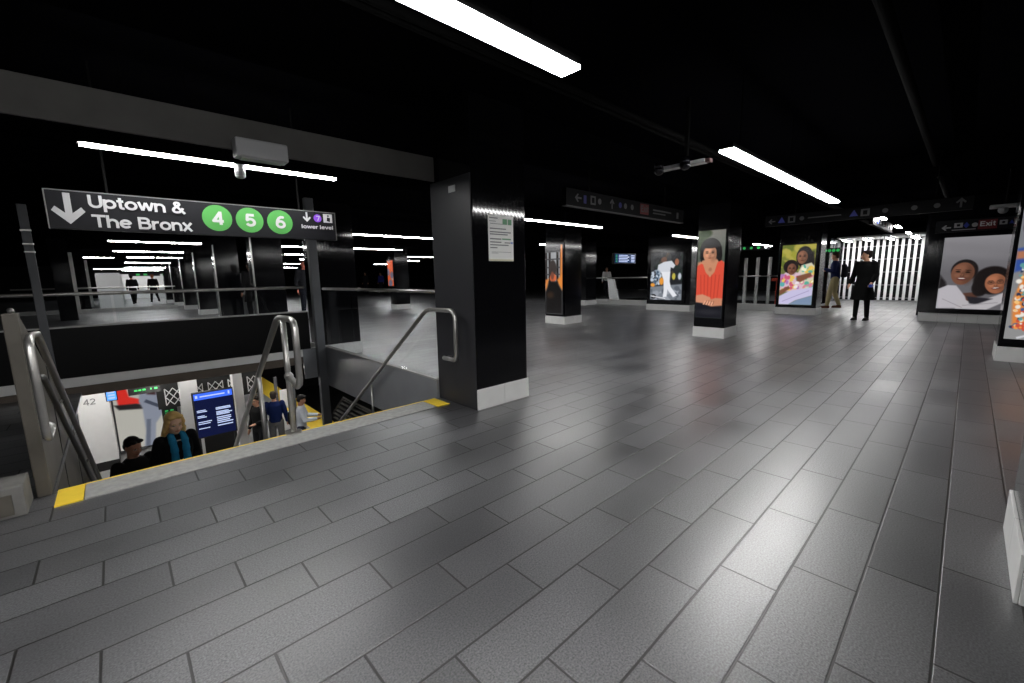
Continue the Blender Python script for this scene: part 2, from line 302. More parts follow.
# handrails
def loop(x, s, y0, zt, zb, ye):
    # s>0: closes downward loop in front
    return [(x, ye, sl(ye)+.93), (x, y0+.14, zt-.0), (x, y0+.06, zt+.03), (x, y0-.25, zt+.03), (x, y0-.29, zt+.02), (x, y0-.31, zt-.03), (x, y0-.31, zb+.05), (x, y0-.295, zb+.01), (x, y0-.25, zb)]
h = thing('handrail', 'stainless steel double post handrail in the middle of the stairs', 'handrail', (.93, 3.7, 0))
build('rail', MB().tube([(.93, 8.3, -2.30), (.93, 3.80, .885), (.93, 3.74, .915), (.93, 3.68, .93), (.93, 3.40, .935), (.93, 3.34, .92), (.93, 3.31, .87), (.93, 3.31, .50), (.93, 3.33, .455), (.93, 3.38, .43), (.93, 3.45, .45), (.93, 3.58, .47)], .024), M['steel'], h, smooth=True)
build('post', MB().tube([(.93, 3.60, 0), (.93, 3.60, .92)], .022), M['steel'], h, smooth=True)
build('post', MB().tube([(.93, 4.6, -.87), (.93, 4.6, .30)], .022), M['steel'], h, smooth=True)
build('post', MB().tube([(.93, 6.5, -2.1), (.93, 6.5, -1.04)], .022), M['steel'], h, smooth=True)
build('joint_ball', MB().ball((.93, 3.585, .475), .034), M['steel'], h, smooth=True)
build('floor_flange', MB().tube([(.93, 3.60, .0065), (.93, 3.60, .016)], .06, 20), M['steel'], h)
h = thing('handrail', 'bent stainless steel handrail fixed to the near column on the right side of the stairs', 'handrail', (2.2, 3.6, 0))
build('rail', MB().tube([(2.23, 8.2, -2.28), (2.23, 3.70, .86), (2.23, 3.63, .90), (2.23, 3.56, .915), (2.23, 3.22, .92), (2.23, 3.17, .905), (2.23, 3.145, .86), (2.23, 3.145, .52), (2.23, 3.16, .475), (2.235, 3.2, .46), (2.235, 3.36, .46)], .021), M['steel'], h, smooth=True)
for y, z in ((3.36, .46), (3.4, .915)): build('wall_bracket', MB().tube([(2.235, y, z), (2.321, y, z)], .013), M['steel'], h, smooth=True)
build('post', MB().tube([(2.27, 5.1, -.95), (2.27, 5.1, -.12)], .013), M['steel'], h, smooth=True)
h = thing('handrail', 'thick stainless steel handrail looped over the left brown stair wall', 'handrail', (-.35, 3.6, 0))
def lrail(x, r, dz, y1):
    return MB().tube([(x, 8.3, -2.30+dz), (x, 3.70, .90+dz), (x, 3.62, .945+dz), (x, y1+.1, .955+dz), (x, y1+.03, .94+dz), (x, y1, .89+dz), (x, y1, .46), (x, y1+.015, .415), (x, y1+.06, .40), (x, y1+.2, .41)], r)
build('rail', lrail(-.35, .0185, 0, 3.28), M['steel'], h, smooth=True)
build('lower_rail', MB().tube([(-.365, 8.3, -2.52), (-.365, 3.75, .66), (-.365, 3.66, .69)], .016), M['steeldk'], h, smooth=True)
build('joint_ball', MB().ball((-.36, 3.5, .42), .03), M['steel'], h, smooth=True)
for y in (4.4, 5.6, 6.8): build('wall_bracket', MB().tube([(-.355, y, sl(y)+.97), (-.41, y, sl(y)+.90)], .012), M['steel'], h)
# louvred grille at right of lower flight
g = thing('metal_grille', 'dark metal louvre grille under the right curb of the stairwell', 'grille', (2.28, 6, -1.5))
mb = MB()
for i in range(16):
    z = -.52-.075*i
    ya = max(5.05, 3.6+(-z-.25)/.7*.98-.0) if z < -1.2 else 5.05+(-.5-z)*.5
    yb = min(6.55, 6.13+(-.50-z)*1.35)
    if yb-ya > .1: mb.box(2.262, 2.30, ya, yb, z-.010, z)
build('slats', mb, M['grille'], g)
build('frame', MB().tube([(2.28, 5.1, -.49), (2.28, 6.10, -.49), (2.28, 6.55, -.82)], .012), M['grille'], g)

# ------------------------------------------------------------------ columns
def column(x0, x1, y0, y1, label, group=None, m='black', ztop=CZ, base=True, faces='-x-y+x+y'):
    t = thing('column', label, 'column', ((x0+x1)/2, (y0+y1)/2, 0), group=group)
    build('shaft', MB().box(x0, x1, y0, y1, 0, ztop), M[m], t, bevel=.006)
    if base:
        mb = MB(); g = .012; e = .002
        def tiles_x(yf, sgn):
            n = max(2, round((x1-x0)/.3)); w = (x1-x0)/n
            for i in range(n): mb.box(x0+w*i+e/2-(g if i == 0 else 0), x0+w*(i+1)-e/2+(g if i == n-1 else 0), min(yf, yf+sgn*g), max(yf, yf+sgn*g), .001, .195)
        def tiles_y(xf, sgn):
            n = max(2, round((y1-y0)/.3)); w = (y1-y0)/n
            for i in range(n): mb.box(min(xf, xf+sgn*g), max(xf, xf+sgn*g), y0+w*i+e/2, y0+w*(i+1)-e/2, .001, .195)
        if '-y' in faces: tiles_x(y0, -1)
        if '+y' in faces: tiles_x(y1, 1)
        if '-x' in faces: tiles_y(x0, -1)
        if '+x' in faces: tiles_y(x1, 1)
        build('base_tiles', mb, M['tile'], t, bevel=.002)
    return t
nc = column(2.335, 2.975, 2.978, 3.60, 'large black column beside the stairs with a paper notice on it', m='flute', faces='-y+x')
build('side_panel', MB().box(2.322, 2.334, 2.985, 3.60, .0, 2.1), M['colgrey'], nc, bevel=.003)
column(2.285, 2.93, -.85, -.24, 'black column with white base cut off at the right edge of the photo')
column(2.32, 2.93, 6.86, 7.42, 'black column behind the glass panels at the far corner of the stairwell', m='flute')
column(8.15, 8.75, 3.0, 3.56, 'black column carrying the picture of a woman in a red top')
column(8.13, 8.78, 6.78, 7.42, 'black column with orange and black picture in the middle distance')
column(8.37, 8.98, -.95, -.345, 'black column with the flower pattern picture at right edge')
column(13.35, 14.5, 6.0, 7.5, 'broad black pillar with picture of a person in white in the distance')
column(13.98, 14.55, 2.78, 3.76, 'black pillar with the picture of two children on it')
column(13.80, 14.4, -.85, .72, 'wide black pillar under the exit sign at right')
column(13.9, 14.6, 10.5, 11.1, 'plain black column behind the orange picture column')
fars = [(2.30, 10.7, 'black column beyond the stairwell, first of the receding left row'), (2.30, 15.3, 'black column beyond the stairwell, second of the receding left row'), (2.30, 19.6, 'black column beyond the stairwell, third of the receding left row'),
        (2.3, 24, 'black column beyond the stairwell, fourth of the receding left row'), (2.3, 28.5, 'black column beyond the stairwell, fifth of the receding left row'), (2.3, 33, 'black column beyond the stairwell, farthest of the receding left row'),
        (8.15, 15.4, 'distant column with orange side seen through the right glass panels'), (8.15, 21, 'distant black column seen to the left of the near column'), (8.15, 10.9, 'black column hidden partly behind the near stair column'),
        (-1.42, 20.9, 'black column at far left beyond the stairwell with stainless edge'), (-1.25, 27.3, 'black column at left of the far corridor, second one'), (-1.7, 31, 'black column at left of the far corridor, farthest one'),
        (-2.6, 13.0, 'black column at far left edge beyond the glass railing')]
for x, y, l in fars:
    column(x, x+(.6 if x > 0 else .44), y, y+.5, l, base=(x > 0))
for i, (x, y) in enumerate([(2.288, 10.69), (2.288, 15.29), (2.288, 19.59), (2.288, 23.99), (2.288, 28.49), (-.975, 20.88), (-.805, 27.28)]):
    t = thing('corner_guard', ['stainless corner strip on the first column of the row beyond the stairwell', 'stainless corner strip on the second column of the row beyond the stairwell', 'stainless corner strip on the third column of the row beyond the stairwell', 'stainless corner strip on the fourth column of the row beyond the stairwell', 'stainless corner strip on the fifth column of the row beyond the stairwell', 'stainless corner strip on the black column at far left', 'stainless corner strip on second black column at left of the corridor'][i], 'corner strip', (x, y, 0))
    w_ = .10+.02*i if i < 5 else .09
    build('strip', MB().box(x-.002, x+.011 if x > 0 else x+w_, y-.004, y+.11+.05*i if x > 0 else y+.01, .2, 2.3), M['steel'], t)
# black kiosk sides
build('wall_sticker', MB().box(2.314, 2.320, 3.19, 3.29, 1.975, 2.03), M['letter'], label='small white label sticker high on the near black column', cat='sticker')

# notice on near column
n = thing('paper_notice', 'white paper service notice taped to the near black column', 'notice', (2.66, 2.98, 1.36))
build('sheet', MB().box(2.507, 2.812, 2.9735, 2.9775, 1.36, 1.765), M['paper'], n)
mb = MB()
def tl(x0, x1, z, h=.006, mi=0): mb.box(x0, x1, 2.9725, 2.9735, z, z+h, mi)
tl(2.52, 2.62, 1.738, .008); tl(2.52, 2.60, 1.712, .004); tl(2.53, 2.70, 1.69, .004)
tl(2.68, 2.735, 1.69, .05, 1); tl(2.745, 2.79, 1.69, .05, 1)
for z, a in ((1.645, 2.72), (1.615, 2.78), (1.595, 2.74)): tl(2.525, a, z, .009)
tl(2.525, 2.66, 1.553, .010); tl(2.67, 2.78, 1.553, .012, 1); tl(2.525, 2.66, 1.525, .009); tl(2.70, 2.77, 1.523, .008, 0); tl(2.775, 2.805, 1.520, .016, 2)
for z, a in ((1.50, 2.75), (1.475, 2.61)): tl(2.525, a, z, .009)
for z, a in ((1.44, 2.78), (1.43, 2.62)): tl(2.54, a, z, .003)
build('print', mb, [M['ink'], M['inkgreen'], M['inkblue']], n)
build('footer', MB().box(2.508, 2.811, 2.9725, 2.9735, 1.361, 1.376), M['cream'], n)
build('holder_clip', MB().box(2.52, 2.56, 2.970, 2.9775, 1.77, 1.782), M['steel'], n)

# ------------------------------------------------------------------ strip lights
def strip(x0, x1, y, z, label, group='ceiling strip lights', m='light', w=.052):
    t = thing('strip_light', label, 'light', ((x0+x1)/2, y, z), group=group)
    build('housing', MB().box(x0-.01, x1+.01, y-w+.004, y+w-.004, z+.022, z+.06), M['housdk'], t)
    build('diffuser', MB().box(x0, x1, y-w, y+w, z+.008, z+.022), M[m], t)
    for x in (x0+.25, x1-.25): build('suspension_rod', MB().tube([(x, y, z+.06), (x, y, CZ)], .004, 6), M['housdk'], t)
    return t
LZ = 2.10
strip(-.27, 1.60, 1.30, LZ, 'bright strip light nearest the camera at the top of the photo')
strip(-2.16, -.30, 1.30, LZ, 'strip light just outside the top edge, before the nearest one')
strip(3.44, 5.29, 1.32, LZ, 'bright strip light over the right part of the floor, nearer half of a pair')
strip(5.31, 7.17, 1.32, LZ, 'bright strip light over the right part of the floor, farther half of a pair')
strip(-.05, .80, 4.0, LZ, 'strip light above the black train sign, left half', w=.03)
strip(.875, 1.58, 4.0, LZ, 'strip light above the black train sign, right half', w=.03)
strip(-.9, 1.2, 44.5, 2.3, 'added strip light to brighten the white wall ending the left corridor'); strip(-1.0, .2, 27.4, 2.4, 'added strip light to brighten the white block at the left of the corridor'); strip(1.6, 3.4, 44.5, 2.3, 'added strip light to brighten the far white wall, right of the corridor')  # strips added to brighten the far white wall and the white block
words = ['first', 'second', 'third', 'fourth', 'fifth', 'sixth', 'seventh', 'eighth', 'ninth', 'tenth']
rows = [(1.15, [(9.75, 10.4), (12.2, 12.9), (14.6, 15.2), (17.2, 18)], 'short strip light in the line leading to the white gate'),
        (4.95, [(3.6, 5.1), (5.14, 7.01), (10.0, 11.8), (15.6, 17.4), (21, 23)], 'strip light in the row just behind the near column'),
        (8.58, [(3.58, 5.17), (5.26, 7.1), (9.2, 11.0), (15.5, 17.3), (20.5, 22.3)], 'strip light in the row beyond the stairwell'),
        (12.5, [(.04, 1.65), (3.4, 5.1), (5.19, 6.9), (9.5, 11.3), (15.2, 17)], 'strip light in the second row beyond the stairwell'),
        (16.3, [(.13, 1.68), (4.5, 6.2), (8.9, 10.7), (12.2, 14)], 'strip light in the third row beyond the stairwell'),
        (20.0, [(.48, 1.2), (1.28, 2.0), (6.1, 7.8), (10.2, 12)], 'strip light in the fourth row beyond the stairwell'),
        (25.2, [(.51, 2.07), (6.2, 8.0), (12, 14)], 'strip light in the fifth row beyond the stairwell'),
        (31, [(.6, 2.3), (7.4, 9.2)], 'strip light in the sixth row beyond the stairwell'),
        (38, [(.6, 2.5)], 'strip light at the far end of the left corridor')]
for y, segs, l in rows:
    for i, (a, b) in enumerate(segs): strip(a, b, y, LZ if y < 30 else 2.05, w=(.035 if y < 6 else .045), label=l+(', %s from the left' % words[i] if y > 2 and len(segs) > 1 else ('' if len(segs) == 1 else ', %s from the camera' % words[i])))
# grey box on the beam and seam bracket
t = thing('ceiling_box', 'grey metal box hanging in front of the beam above the train sign', 'box', (.85, 3.45, 2.05))
build('case', MB().prism([(.70, 3.50, 2.045), (1.02, 3.50, 2.045), (1.02, 3.50, 2.165), (.70, 3.50, 2.165)], (0, -.12, 0)), M['box'], t, bevel=.012)
build('cover_plate', MB().box(.73, .99, 3.40, 3.48, 2.038, 2.046), M['box'], t, bevel=.003)
build('light_sensor', MB().tube([(.838, 4.0, 2.04), (.838, 4.0, 2.13)], .036, 20).ball((.838, 4.0, 2.04), (.036, .036, .02)), M['box'], label='small round grey sensor between the two strip lights over the sign', cat='sensor', smooth=True)

# ------------------------------------------------------------------ signs
def arrow(mb, c, ux, uy, s, mi):      # arrow pointing along uy
    C, U, W = Vector(c), Vector(ux)*s, Vector(uy)*s
    pts = [(-.17, -1), (.17, -1), (.17, .30), (.62, -.12), (.80, .16), (0, 1), (-.80, .16), (-.62, -.12), (-.17, .30)]
    mb.add([tuple(C+U*a+W*b) for a, b in pts], [tuple(range(len(pts)))], mi)
s = thing('hanging_sign', 'black Uptown & The Bronx train sign with three green circles above the stairs', 'sign', (.7, 4.32, 1.6))
YS = 4.3
build('panel', MB().box(-.262, 1.665, YS, YS+.05, 1.60, 1.858), M['signbk'], s, bevel=.003)
build('frame_edge', MB().box(-.268, 1.671, YS-.004, YS+.054, 1.858, 1.864).box(-.268, -.262, YS-.004, YS+.054, 1.6, 1.858).box(1.665, 1.671, YS-.004, YS+.054, 1.6, 1.858), M['steeldk'], s)
F = YS-.002
mb = MB(); mb.glyphs('Uptown &', (-.058, F, 1.755), X_, Z_, .545, .088); build('lettering', mb, M['letter'], s)
mb = MB(); mb.glyphs('The Bronx', (-.052, F, 1.622), X_, Z_, .57, .088); build('lettering', mb, M['letter'], s)
mb = MB(); arrow(mb, (-.160, F, 1.74), X_, -Z_, .104, 0); build('arrow', mb, M['letter'], s)
for x, tx in ((.700, '4'), (.934, '5'), (1.172, '6')):
    c_ = build('route_circle', MB().disc((x, F, 1.741), X_, Z_, .104, 48), M['green'], s)
    mb = MB(); mb.glyphs(tx, (x-.040, F-.002, 1.688), X_, Z_, .080, .106, .145); build('numeral', mb, M['letter'], c_)
mb = MB(); arrow(mb, (1.405, F, 1.805), X_, -Z_, .044, 0); build('arrow', mb, M['letter'], s)
c_ = build('route_circle', MB().disc((1.502, F, 1.80), X_, Z_, .036, 32), M['purple'], s)
mb = MB(); mb.glyphs('7', (1.486, F-.002, 1.778), X_, Z_, .034, .044, .12); build('numeral', mb, M['letter'], c_)
p_ = build('pictogram', MB().box(1.555, 1.638, F-.001, F, 1.765, 1.845), M['letter'], s)
build('figure_mark', MB().disc((1.60, F-.003, 1.828), X_, Z_, .009).add([(1.585, F-.003, 1.78), (1.615, F-.003, 1.772), (1.618, F-.003, 1.81), (1.59, F-.003, 1.815)], [(0, 1, 2, 3)]), M['signbk'], p_)
mb = MB(); mb.glyphs('lower level', (1.352, F, 1.700), X_, Z_, .283, .036, .14); build('lettering', mb, M['letter'], s)
for x in (.05, 1.35): build('hanger_rod', MB().tube([(x, YS+.025, 1.866), (x, YS+.025, CZ)], .008, 8), M['housdk'], s)

# dim direction sign (runs along the hall)
s = thing('hanging_sign', 'dim black direction sign with a small red Exit block hanging behind the cameras', 'sign', (5.2, 3.15, 2.0))
y = 3.1
build('panel', MB().box(3.74, 6.55, y, y+.06, 1.985, 2.17), M['dimbk'], s)
for x in (4.2, 6.0): build('hanger_rod', MB().tube([(x, y+.03, 2.17), (x, y+.03, CZ)], .008, 8), M['housdk'], s)
build('lower_edge', MB().box(3.74, 6.55, y-.005, y+.065, 1.978, 1.985), M['dimpale'], s)
mb = MB(); f = y-.002
arrow(mb, (3.95, f, 2.08), Z_, -X_, .06, 0); arrow(mb, (4.62, f, 2.08), X_, Z_, .06, 0)
mb.box(4.05, 4.10, f, f+.001, 2.03, 2.12, 1); mb.box(4.18, 4.28, f, f+.001, 2.03, 2.13, 0); mb.box(4.205, 4.255, f-.001, f, 2.05, 2.11, 3)
for x in (4.36, 4.8, 4.92, 5.08): mb.disc((x, f, 2.08), X_, Z_, .035, 16, 1 if x == 4.8 else 0)
mb.box(5.28, 5.50, f, f+.001, 2.015, 2.15, 2); mb.glyphs('Exit', (5.295, f-.002, 2.045), X_, Z_, .19, .085)
mb.box(5.62, 6.15, f, f+.001, 2.085, 2.105, 0); mb.box(5.62, 5.98, f, f+.001, 2.045, 2.062, 0); mb.box(6.32, 6.38, f, f+.001, 2.03, 2.12, 0)
build('lettering', mb, [M['dimpale'], mat('dim_blue', rgb(40, 40, 110), .6), mat('dim_red', (.10, .006, .006), .6), M['dimbk']], s)  # sign colours darkened to stand for the dim light here
# sign facing camera (plane X=8.1)
s = thing('hanging_sign', 'black direction sign with upward arrow hanging over the right aisle', 'sign', (8.13, 1.2, 1.96))
x = 8.10
build('panel', MB().box(x, x+.06, .05, 2.42, 1.955, 2.125), M['dimbk'], s)
mb = MB(); f = x-.002; NY = -Y_
arrow(mb, (f, 2.32, 2.03), Z_, Y_, .05, 0); arrow(mb, (f, .16, 2.05), NY, Z_, .06, 0)
for yy, mi in ((2.18, 1), (1.25, 1)): mb.add([(f, yy+.05, 2.0), (f, yy-.05, 2.0), (f, yy, 2.09)], [(0, 1, 2)], mi)
for yy in (2.04, 1.12): mb.box(f-.001, f, yy-.05, yy+.05, 1.99, 2.09, 0); mb.box(f-.002, f-.001, yy-.025, yy+.025, 2.01, 2.07, 2)
for yy in (.9, .6, .38, 1.9): mb.disc((f, yy, 2.04), NY, Z_, .032, 16, 0)
mb.box(f-.001, f, 1.40, 1.82, 2.03, 2.045, 0)
build('lettering', mb, [M['dimpale'], mat('dim_blue_mark', rgb(50, 55, 140), .6), M['dimbk']], s)  # dim light on this sign is put into its darkened colours
for yy in (.4, 2.0): build('hanger_rod', MB().tube([(x+.03, yy, 2.125), (x+.03, yy, CZ)], .008, 8), M['housdk'], s)
# exit sign on the wide pillar
s = thing('exit_sign', 'black sign with red Exit block above the laughing women picture', 'sign', (13.75, 0, 1.99))
x = 13.72
build('panel', MB().box(x, x+.05, -.62, .62, 1.995, 2.255), M['signbk'], s)
mb = MB(); f = x-.002
arrow(mb, (f, .45, 2.10), Z_, Y_, .075, 0)
mb.box(f-.001, f, .20, .33, 2.09, 2.19, 0); mb.box(f-.002, f-.001, .24, .29, 2.115, 2.165, 2)
mb.add([(f, .19, 2.13), (f, .10, 2.13), (f, .145, 2.20), (f, .145, 2.07)], [(0, 3, 1, 2)], 1); mb.disc((f, .02, 2.13), NY, Z_, .045, 20, 0)
mb.box(f-.001, f, -.0, .36, 2.035, 2.050, 0)
mb.box(f-.001, f, -.30, -.03, 2.03, 2.22, 3); mb.glyphs('Exit', (f-.003, -.055, 2.09), NY, Z_, .22, .10, .14, 4)
mb.box(f-.001, f, -.44, -.33, 2.10, 2.19, 0); mb.disc((f-.002, -.385, 2.145), NY, Z_, .025, 12, 2); mb.add([(f, -.46, 2.11), (f, -.53, 2.11), (f, -.495, 2.18)], [(0, 1, 2)], 1); mb.box(f-.001, f, -.61, -.55, 2.06, 2.2, 0)
build('lettering', mb, [M['letter'], M['blue'], M['signbk'], M['red'], M['paleletter']], s)
# small sign boards among the far lights
def circ_sign(label, x, y0, y1, z, kind):
    s = thing('hanging_sign', label, 'sign', (x, (y0+y1)/2, z))
    build('panel', MB().box(x, x+.05, y0, y1, z, z+.17), M['signbk'], s)
    L = y1-y0; n = 5
    for i in range(1, n):
        yy = y1-L*(i+.5)/n; build('route_circle', MB().disc((x-.003, yy, z+.085), NY, Z_, .05, 20), M['lit_green'] if kind or i < 4 else M['lit_white'], s)
    build('white_field', MB().box(x-.004, x-.003, y1-L*.2, y1-.02, z+.03, z+.14), M['lit_white'], s)
    for yy in (y0+.2, y1-.2): build('hanger_rod', MB().tube([(x+.025, yy, z+.17), (x+.025, yy, CZ)], .01, 8), M['housdk'], s)
circ_sign('small sign with four green circles behind the man in the blue jacket', 18.6, 3.15, 3.75, 1.82, True)
circ_sign('small green and white sign left of the children picture pillar', 17.4, 5.0, 6.2, 2.0, False)
s = thing('hanging_sign', 'long black sign with dim symbols leading towards the gate lights', 'sign', (10.8, 1.35, 1.95))
build('panel', MB().box(9.7, 12.3, 1.22, 1.28, 1.99, 2.16), M['signbk'], s)
mb = MB()
for i in range(7): mb.box(9.85+i*.34, 9.97+i*.34, 1.213, 1.218, 2.04, 2.11, (0, 1, 0, 0, 2, 0, 1)[i])
build('symbols', mb, [M['dimletter'], M['blue'], M['red']], s)
# hanging information screen
s = thing('information_screen', 'blue lit information screen hanging in the middle distance', 'screen', (14.35, 9, 1.6))
build('case', MB().box(13.6, 15.12, 9.0, 9.10, 1.60, 2.0), M['rubber'], s, bevel=.01)
mb = MB().box(13.66, 15.06, 8.992, 8.999, 1.64, 1.965, 0)
for r in range(5): mb.box(13.7, 13.8, 8.988, 8.991, 1.67+r*.058, 1.70+r*.058, 1); mb.box(13.9, 14.5+.1*(r % 2), 8.988, 8.991, 1.67+r*.058, 1.70+r*.058, 2); mb.box(14.75, 15.0, 8.988, 8.991, 1.67+r*.058, 1.70+r*.058, 2)
build('display', mb, [mat('teal_screen', (0, 0, 0), .2, emis=rgb(20, 50, 95), es=1), M['lit_green'], M['scrtxt']], s)
build('mount', MB().tube([(14.3, 9.05, 2.0), (14.3, 9.05, CZ)], .02, 8), M['housdk'], s)

# ------------------------------------------------------------------ cameras and pipes
t = thing('security_camera', 'pale bracket with two dark dome cameras on the ceiling in the centre', 'camera', (4.0, 1.8, 2.2))
def Z2(px, py, z): return None
build('bracket', MB().box(3.86, 3.94, 1.66, 2.08, 2.165, 2.20), M['box'], t, bevel=.008)
build('hanger', MB().tube([(3.92, 1.85, 2.2), (3.92, 1.85, CZ)], .02, 8), M['housdk'], t)
for yy in (2.08, 1.83): build('camera_dome', MB().ball((3.86, yy, 2.175), .048).tube([(3.86, yy, 2.18), (3.86, yy, 2.24)], .045, 20), M['black'], t, smooth=True)
build('end_cap', MB().box(3.87, 3.93, 1.62, 1.66, 2.165, 2.195), mat('dull_red', (.07, .03, .03), .7), t)
t = thing('security_camera', 'white camera under the ceiling above the exit sign', 'camera', (10.6, -.25, 2.1))
build('dome', MB().ball((10.5, -.27, 2.12), .06), M['box'], t, smooth=True)
build('arm', MB().box(10.4, 10.6, -.42, -.12, 2.15, 2.2), M['box'], t, bevel=.01)
build('hanger', MB().tube([(10.5, -.3, 2.2), (10.5, -.3, CZ)], .02, 8), M['housdk'], t)
for i, (yy, zz, r) in enumerate([(2.2, 2.62, .03), (2.35, 2.66, .02), (.45, 2.6, .035), (-.7, 2.63, .03)]):
    build('conduit', MB().tube([(-8, yy, zz), (29, yy, zz)], r, 8), M['housdk'], label=['thick dark conduit under the ceiling left of the near strip lights', 'thin dark conduit beside the thick one under the ceiling', 'dark conduit under the ceiling right of the near strip lights', 'dark conduit under the ceiling farthest to the right'][i], cat='pipe', smooth=True)

# ------------------------------------------------------------------ pictures
class Pic:
    def __init__(s, w, h, nx, ny, bg):
        s.w, s.h, s.nx, s.ny = w, h, nx, ny
        u, v = np.meshgrid((np.arange(nx+1))/nx, (np.arange(ny+1))/ny); s.u, s.v = u, v
        s.c = np.ones((ny+1, nx+1, 3))*np.array(bg)/255.; s.asp = w/h
    def mix(s, m, col): s.c = s.c*(1-m[..., None])+m[..., None]*np.array(col)/255.
    def ell(s, cx, cy, rx, ry, col, rot=0, soft=.12, a=1.):
        x = (s.u-cx)*s.asp; y = s.v-cy; c, n = math.cos(rot), math.sin(rot); X = x*c+y*n; Y = -x*n+y*c
        d = np.sqrt((X/(rx*s.asp))**2+(Y/ry)**2); s.mix(np.clip((1-d)/soft+.5, 0, 1)*a, col)
    def poly(s, pts, col, soft=.01, a=1.):
        x = s.u*s.asp; y = s.v; P = [(px*s.asp, py) for px, py in pts]; ins = np.zeros_like(x, bool); dm = np.full_like(x, 9.)
        for i in range(len(P)):
            x1, y1 = P[i]; x2, y2 = P[(i+1) % len(P)]
            if y1 != y2:
                t = ((y1 > y) != (y2 > y)) & (x < (x2-x1)*(y-y1)/(y2-y1)+x1); ins ^= t
            L = (x2-x1)**2+(y2-y1)**2+1e-9; k = np.clip(((x-x1)*(x2-x1)+(y-y1)*(y2-y1))/L, 0, 1)
            dm = np.minimum(dm, np.hypot(x-x1-k*(x2-x1), y-y1-k*(y2-y1)))
        sd = np.where(ins, dm, -dm); s.mix(np.clip(sd/soft+.5, 0, 1)*a, col)
    def line(s, x1, y1, x2, y2, w, col, a=1.):
        dx, dy = (x2-x1)*s.asp, y2-y1; L = math.hypot(dx, dy); nx, ny = -dy/L*w/s.asp, dx/L*w
        s.poly([(x1+nx, y1+ny), (x2+nx, y2+ny), (x2-nx, y2-ny), (x1-nx, y1-ny)], col, w*.6, a)
    def grad(s, c1, c2, v0=0, v1=1):
        t = np.clip((s.v-v0)/(v1-v0), 0, 1); s.c = (np.array(c1)*(1-t[..., None])+np.array(c2)*t[..., None])/255.
    def dots(s, pts_region, n, cols, r0, r1, seed=1):
        R = np.random.default_rng(seed); x0, x1, y0, y1 = pts_region
        for i in range(n): s.ell(R.uniform(x0, x1), R.uniform(y0, y1), R.uniform(r0, r1)/s.asp, R.uniform(r0, r1), cols[R.integers(len(cols))], R.uniform(0, 3), .5)
    def face(s, cx, cy, r, skin, hair=None, smile=0, tilt=0, glasses=False, dark=.6):
        sk = np.array(skin); sh = sk*.62; hi = np.minimum(sk*1.18+8, 255); c, n = math.cos(tilt), math.sin(tilt)
        def P(x, y): return cx+(x*c-y*n)*r/s.asp, cy+(x*n+y*c)*r
        def e(x, y, rx, ry, col, soft=.3, a=1., ro=0): X, Y = P(x, y); s.ell(X, Y, rx*r/s.asp, ry*r, col, tilt+ro, soft, a)
        e(0, 0, .78, 1.0, sk, .1); e(0, .35, .62, .72, sk, .15); e(.42, .1, .35, .8, sh, .9, .55); e(-.2, -.45, .4, .28, hi, .9, .5); e(-.32, .2, .2, .16, hi, .9, .5); e(.3, .22, .2, .16, hi, .9, .4)
        for q in (-1, 1):
            e(.33*q, -.12, .17, .075, sk*.3, .4); e(.33*q, -.12, .06, .05, (20, 15, 15), .5); e(.34*q, -.30, .20, .04, sk*.3, .5, .9)
            if glasses: e(.33*q, -.1, .26, .2, (30, 30, 32), .1, .6); e(.33*q, -.1, .21, .155, sk*.85, .2, .9); e(.33*q, -.12, .1, .04, (20, 15, 15), .5)
        e(.02, .12, .10, .22, sk*.82, .8, .8); e(.0, .26, .15, .07, sk*.6, .6, .8); e(0, .18, .05, .12, hi, .9, .6)
        if smile: e(0, .52, .30, .13*smile, (85, 28, 28), .35); e(0, .48, .24, .05*smile, (205, 196, 190), .5)
        else: e(0, .52, .22, .065, sk*.55+np.array([40, 0, 0]), .4); e(0, .515, .2, .012, sk*.3, .8)
    def mesh(s, name, o, ux, uz, parent):
        nx, ny = s.nx, s.ny; O, U, W = Vector(o), Vector(ux), Vector(uz)
        vs = [tuple(O+U*(s.w*i/nx)-W*(s.h*j/ny)) for j in range(ny+1) for i in range(nx+1)]
        fs = [(j*(nx+1)+i, (j+1)*(nx+1)+i, (j+1)*(nx+1)+i+1, j*(nx+1)+i+1) for j in range(ny) for i in range(nx)]
        ob = build(name, MB().add(vs, fs), M['picture'], parent)
        a = ob.data.color_attributes.new('Col', 'FLOAT_COLOR', 'POINT'); c = np.clip(s.c, 0, 1); c = np.where(c <= .04045, c/12.92, ((c+.055)/1.055)**2.4)
        a.data.foreach_set('color', np.concatenate([c, np.ones(c.shape[:2]+(1,))], 2).astype(np.float32).ravel()); return ob
def display_x(label, xf, ya, yb, z0, z1, pic, margin=.05, mb_=.0):   # display on a -X face; ya > yb
    t = thing('picture_display', label, 'display', (xf-.02, (ya+yb)/2, z0))
    build('frame', MB().box(xf-.045, xf-.0125, yb, ya, z0, z1), M['black'], t, bevel=.004)
    pic.w = ya-yb-2*margin; pic.h = z1-z0-margin*2-mb_
    pic.mesh('picture', (xf-.047, ya-margin, z1-margin), (0, -1, 0), (0, 0, 1), t); return t
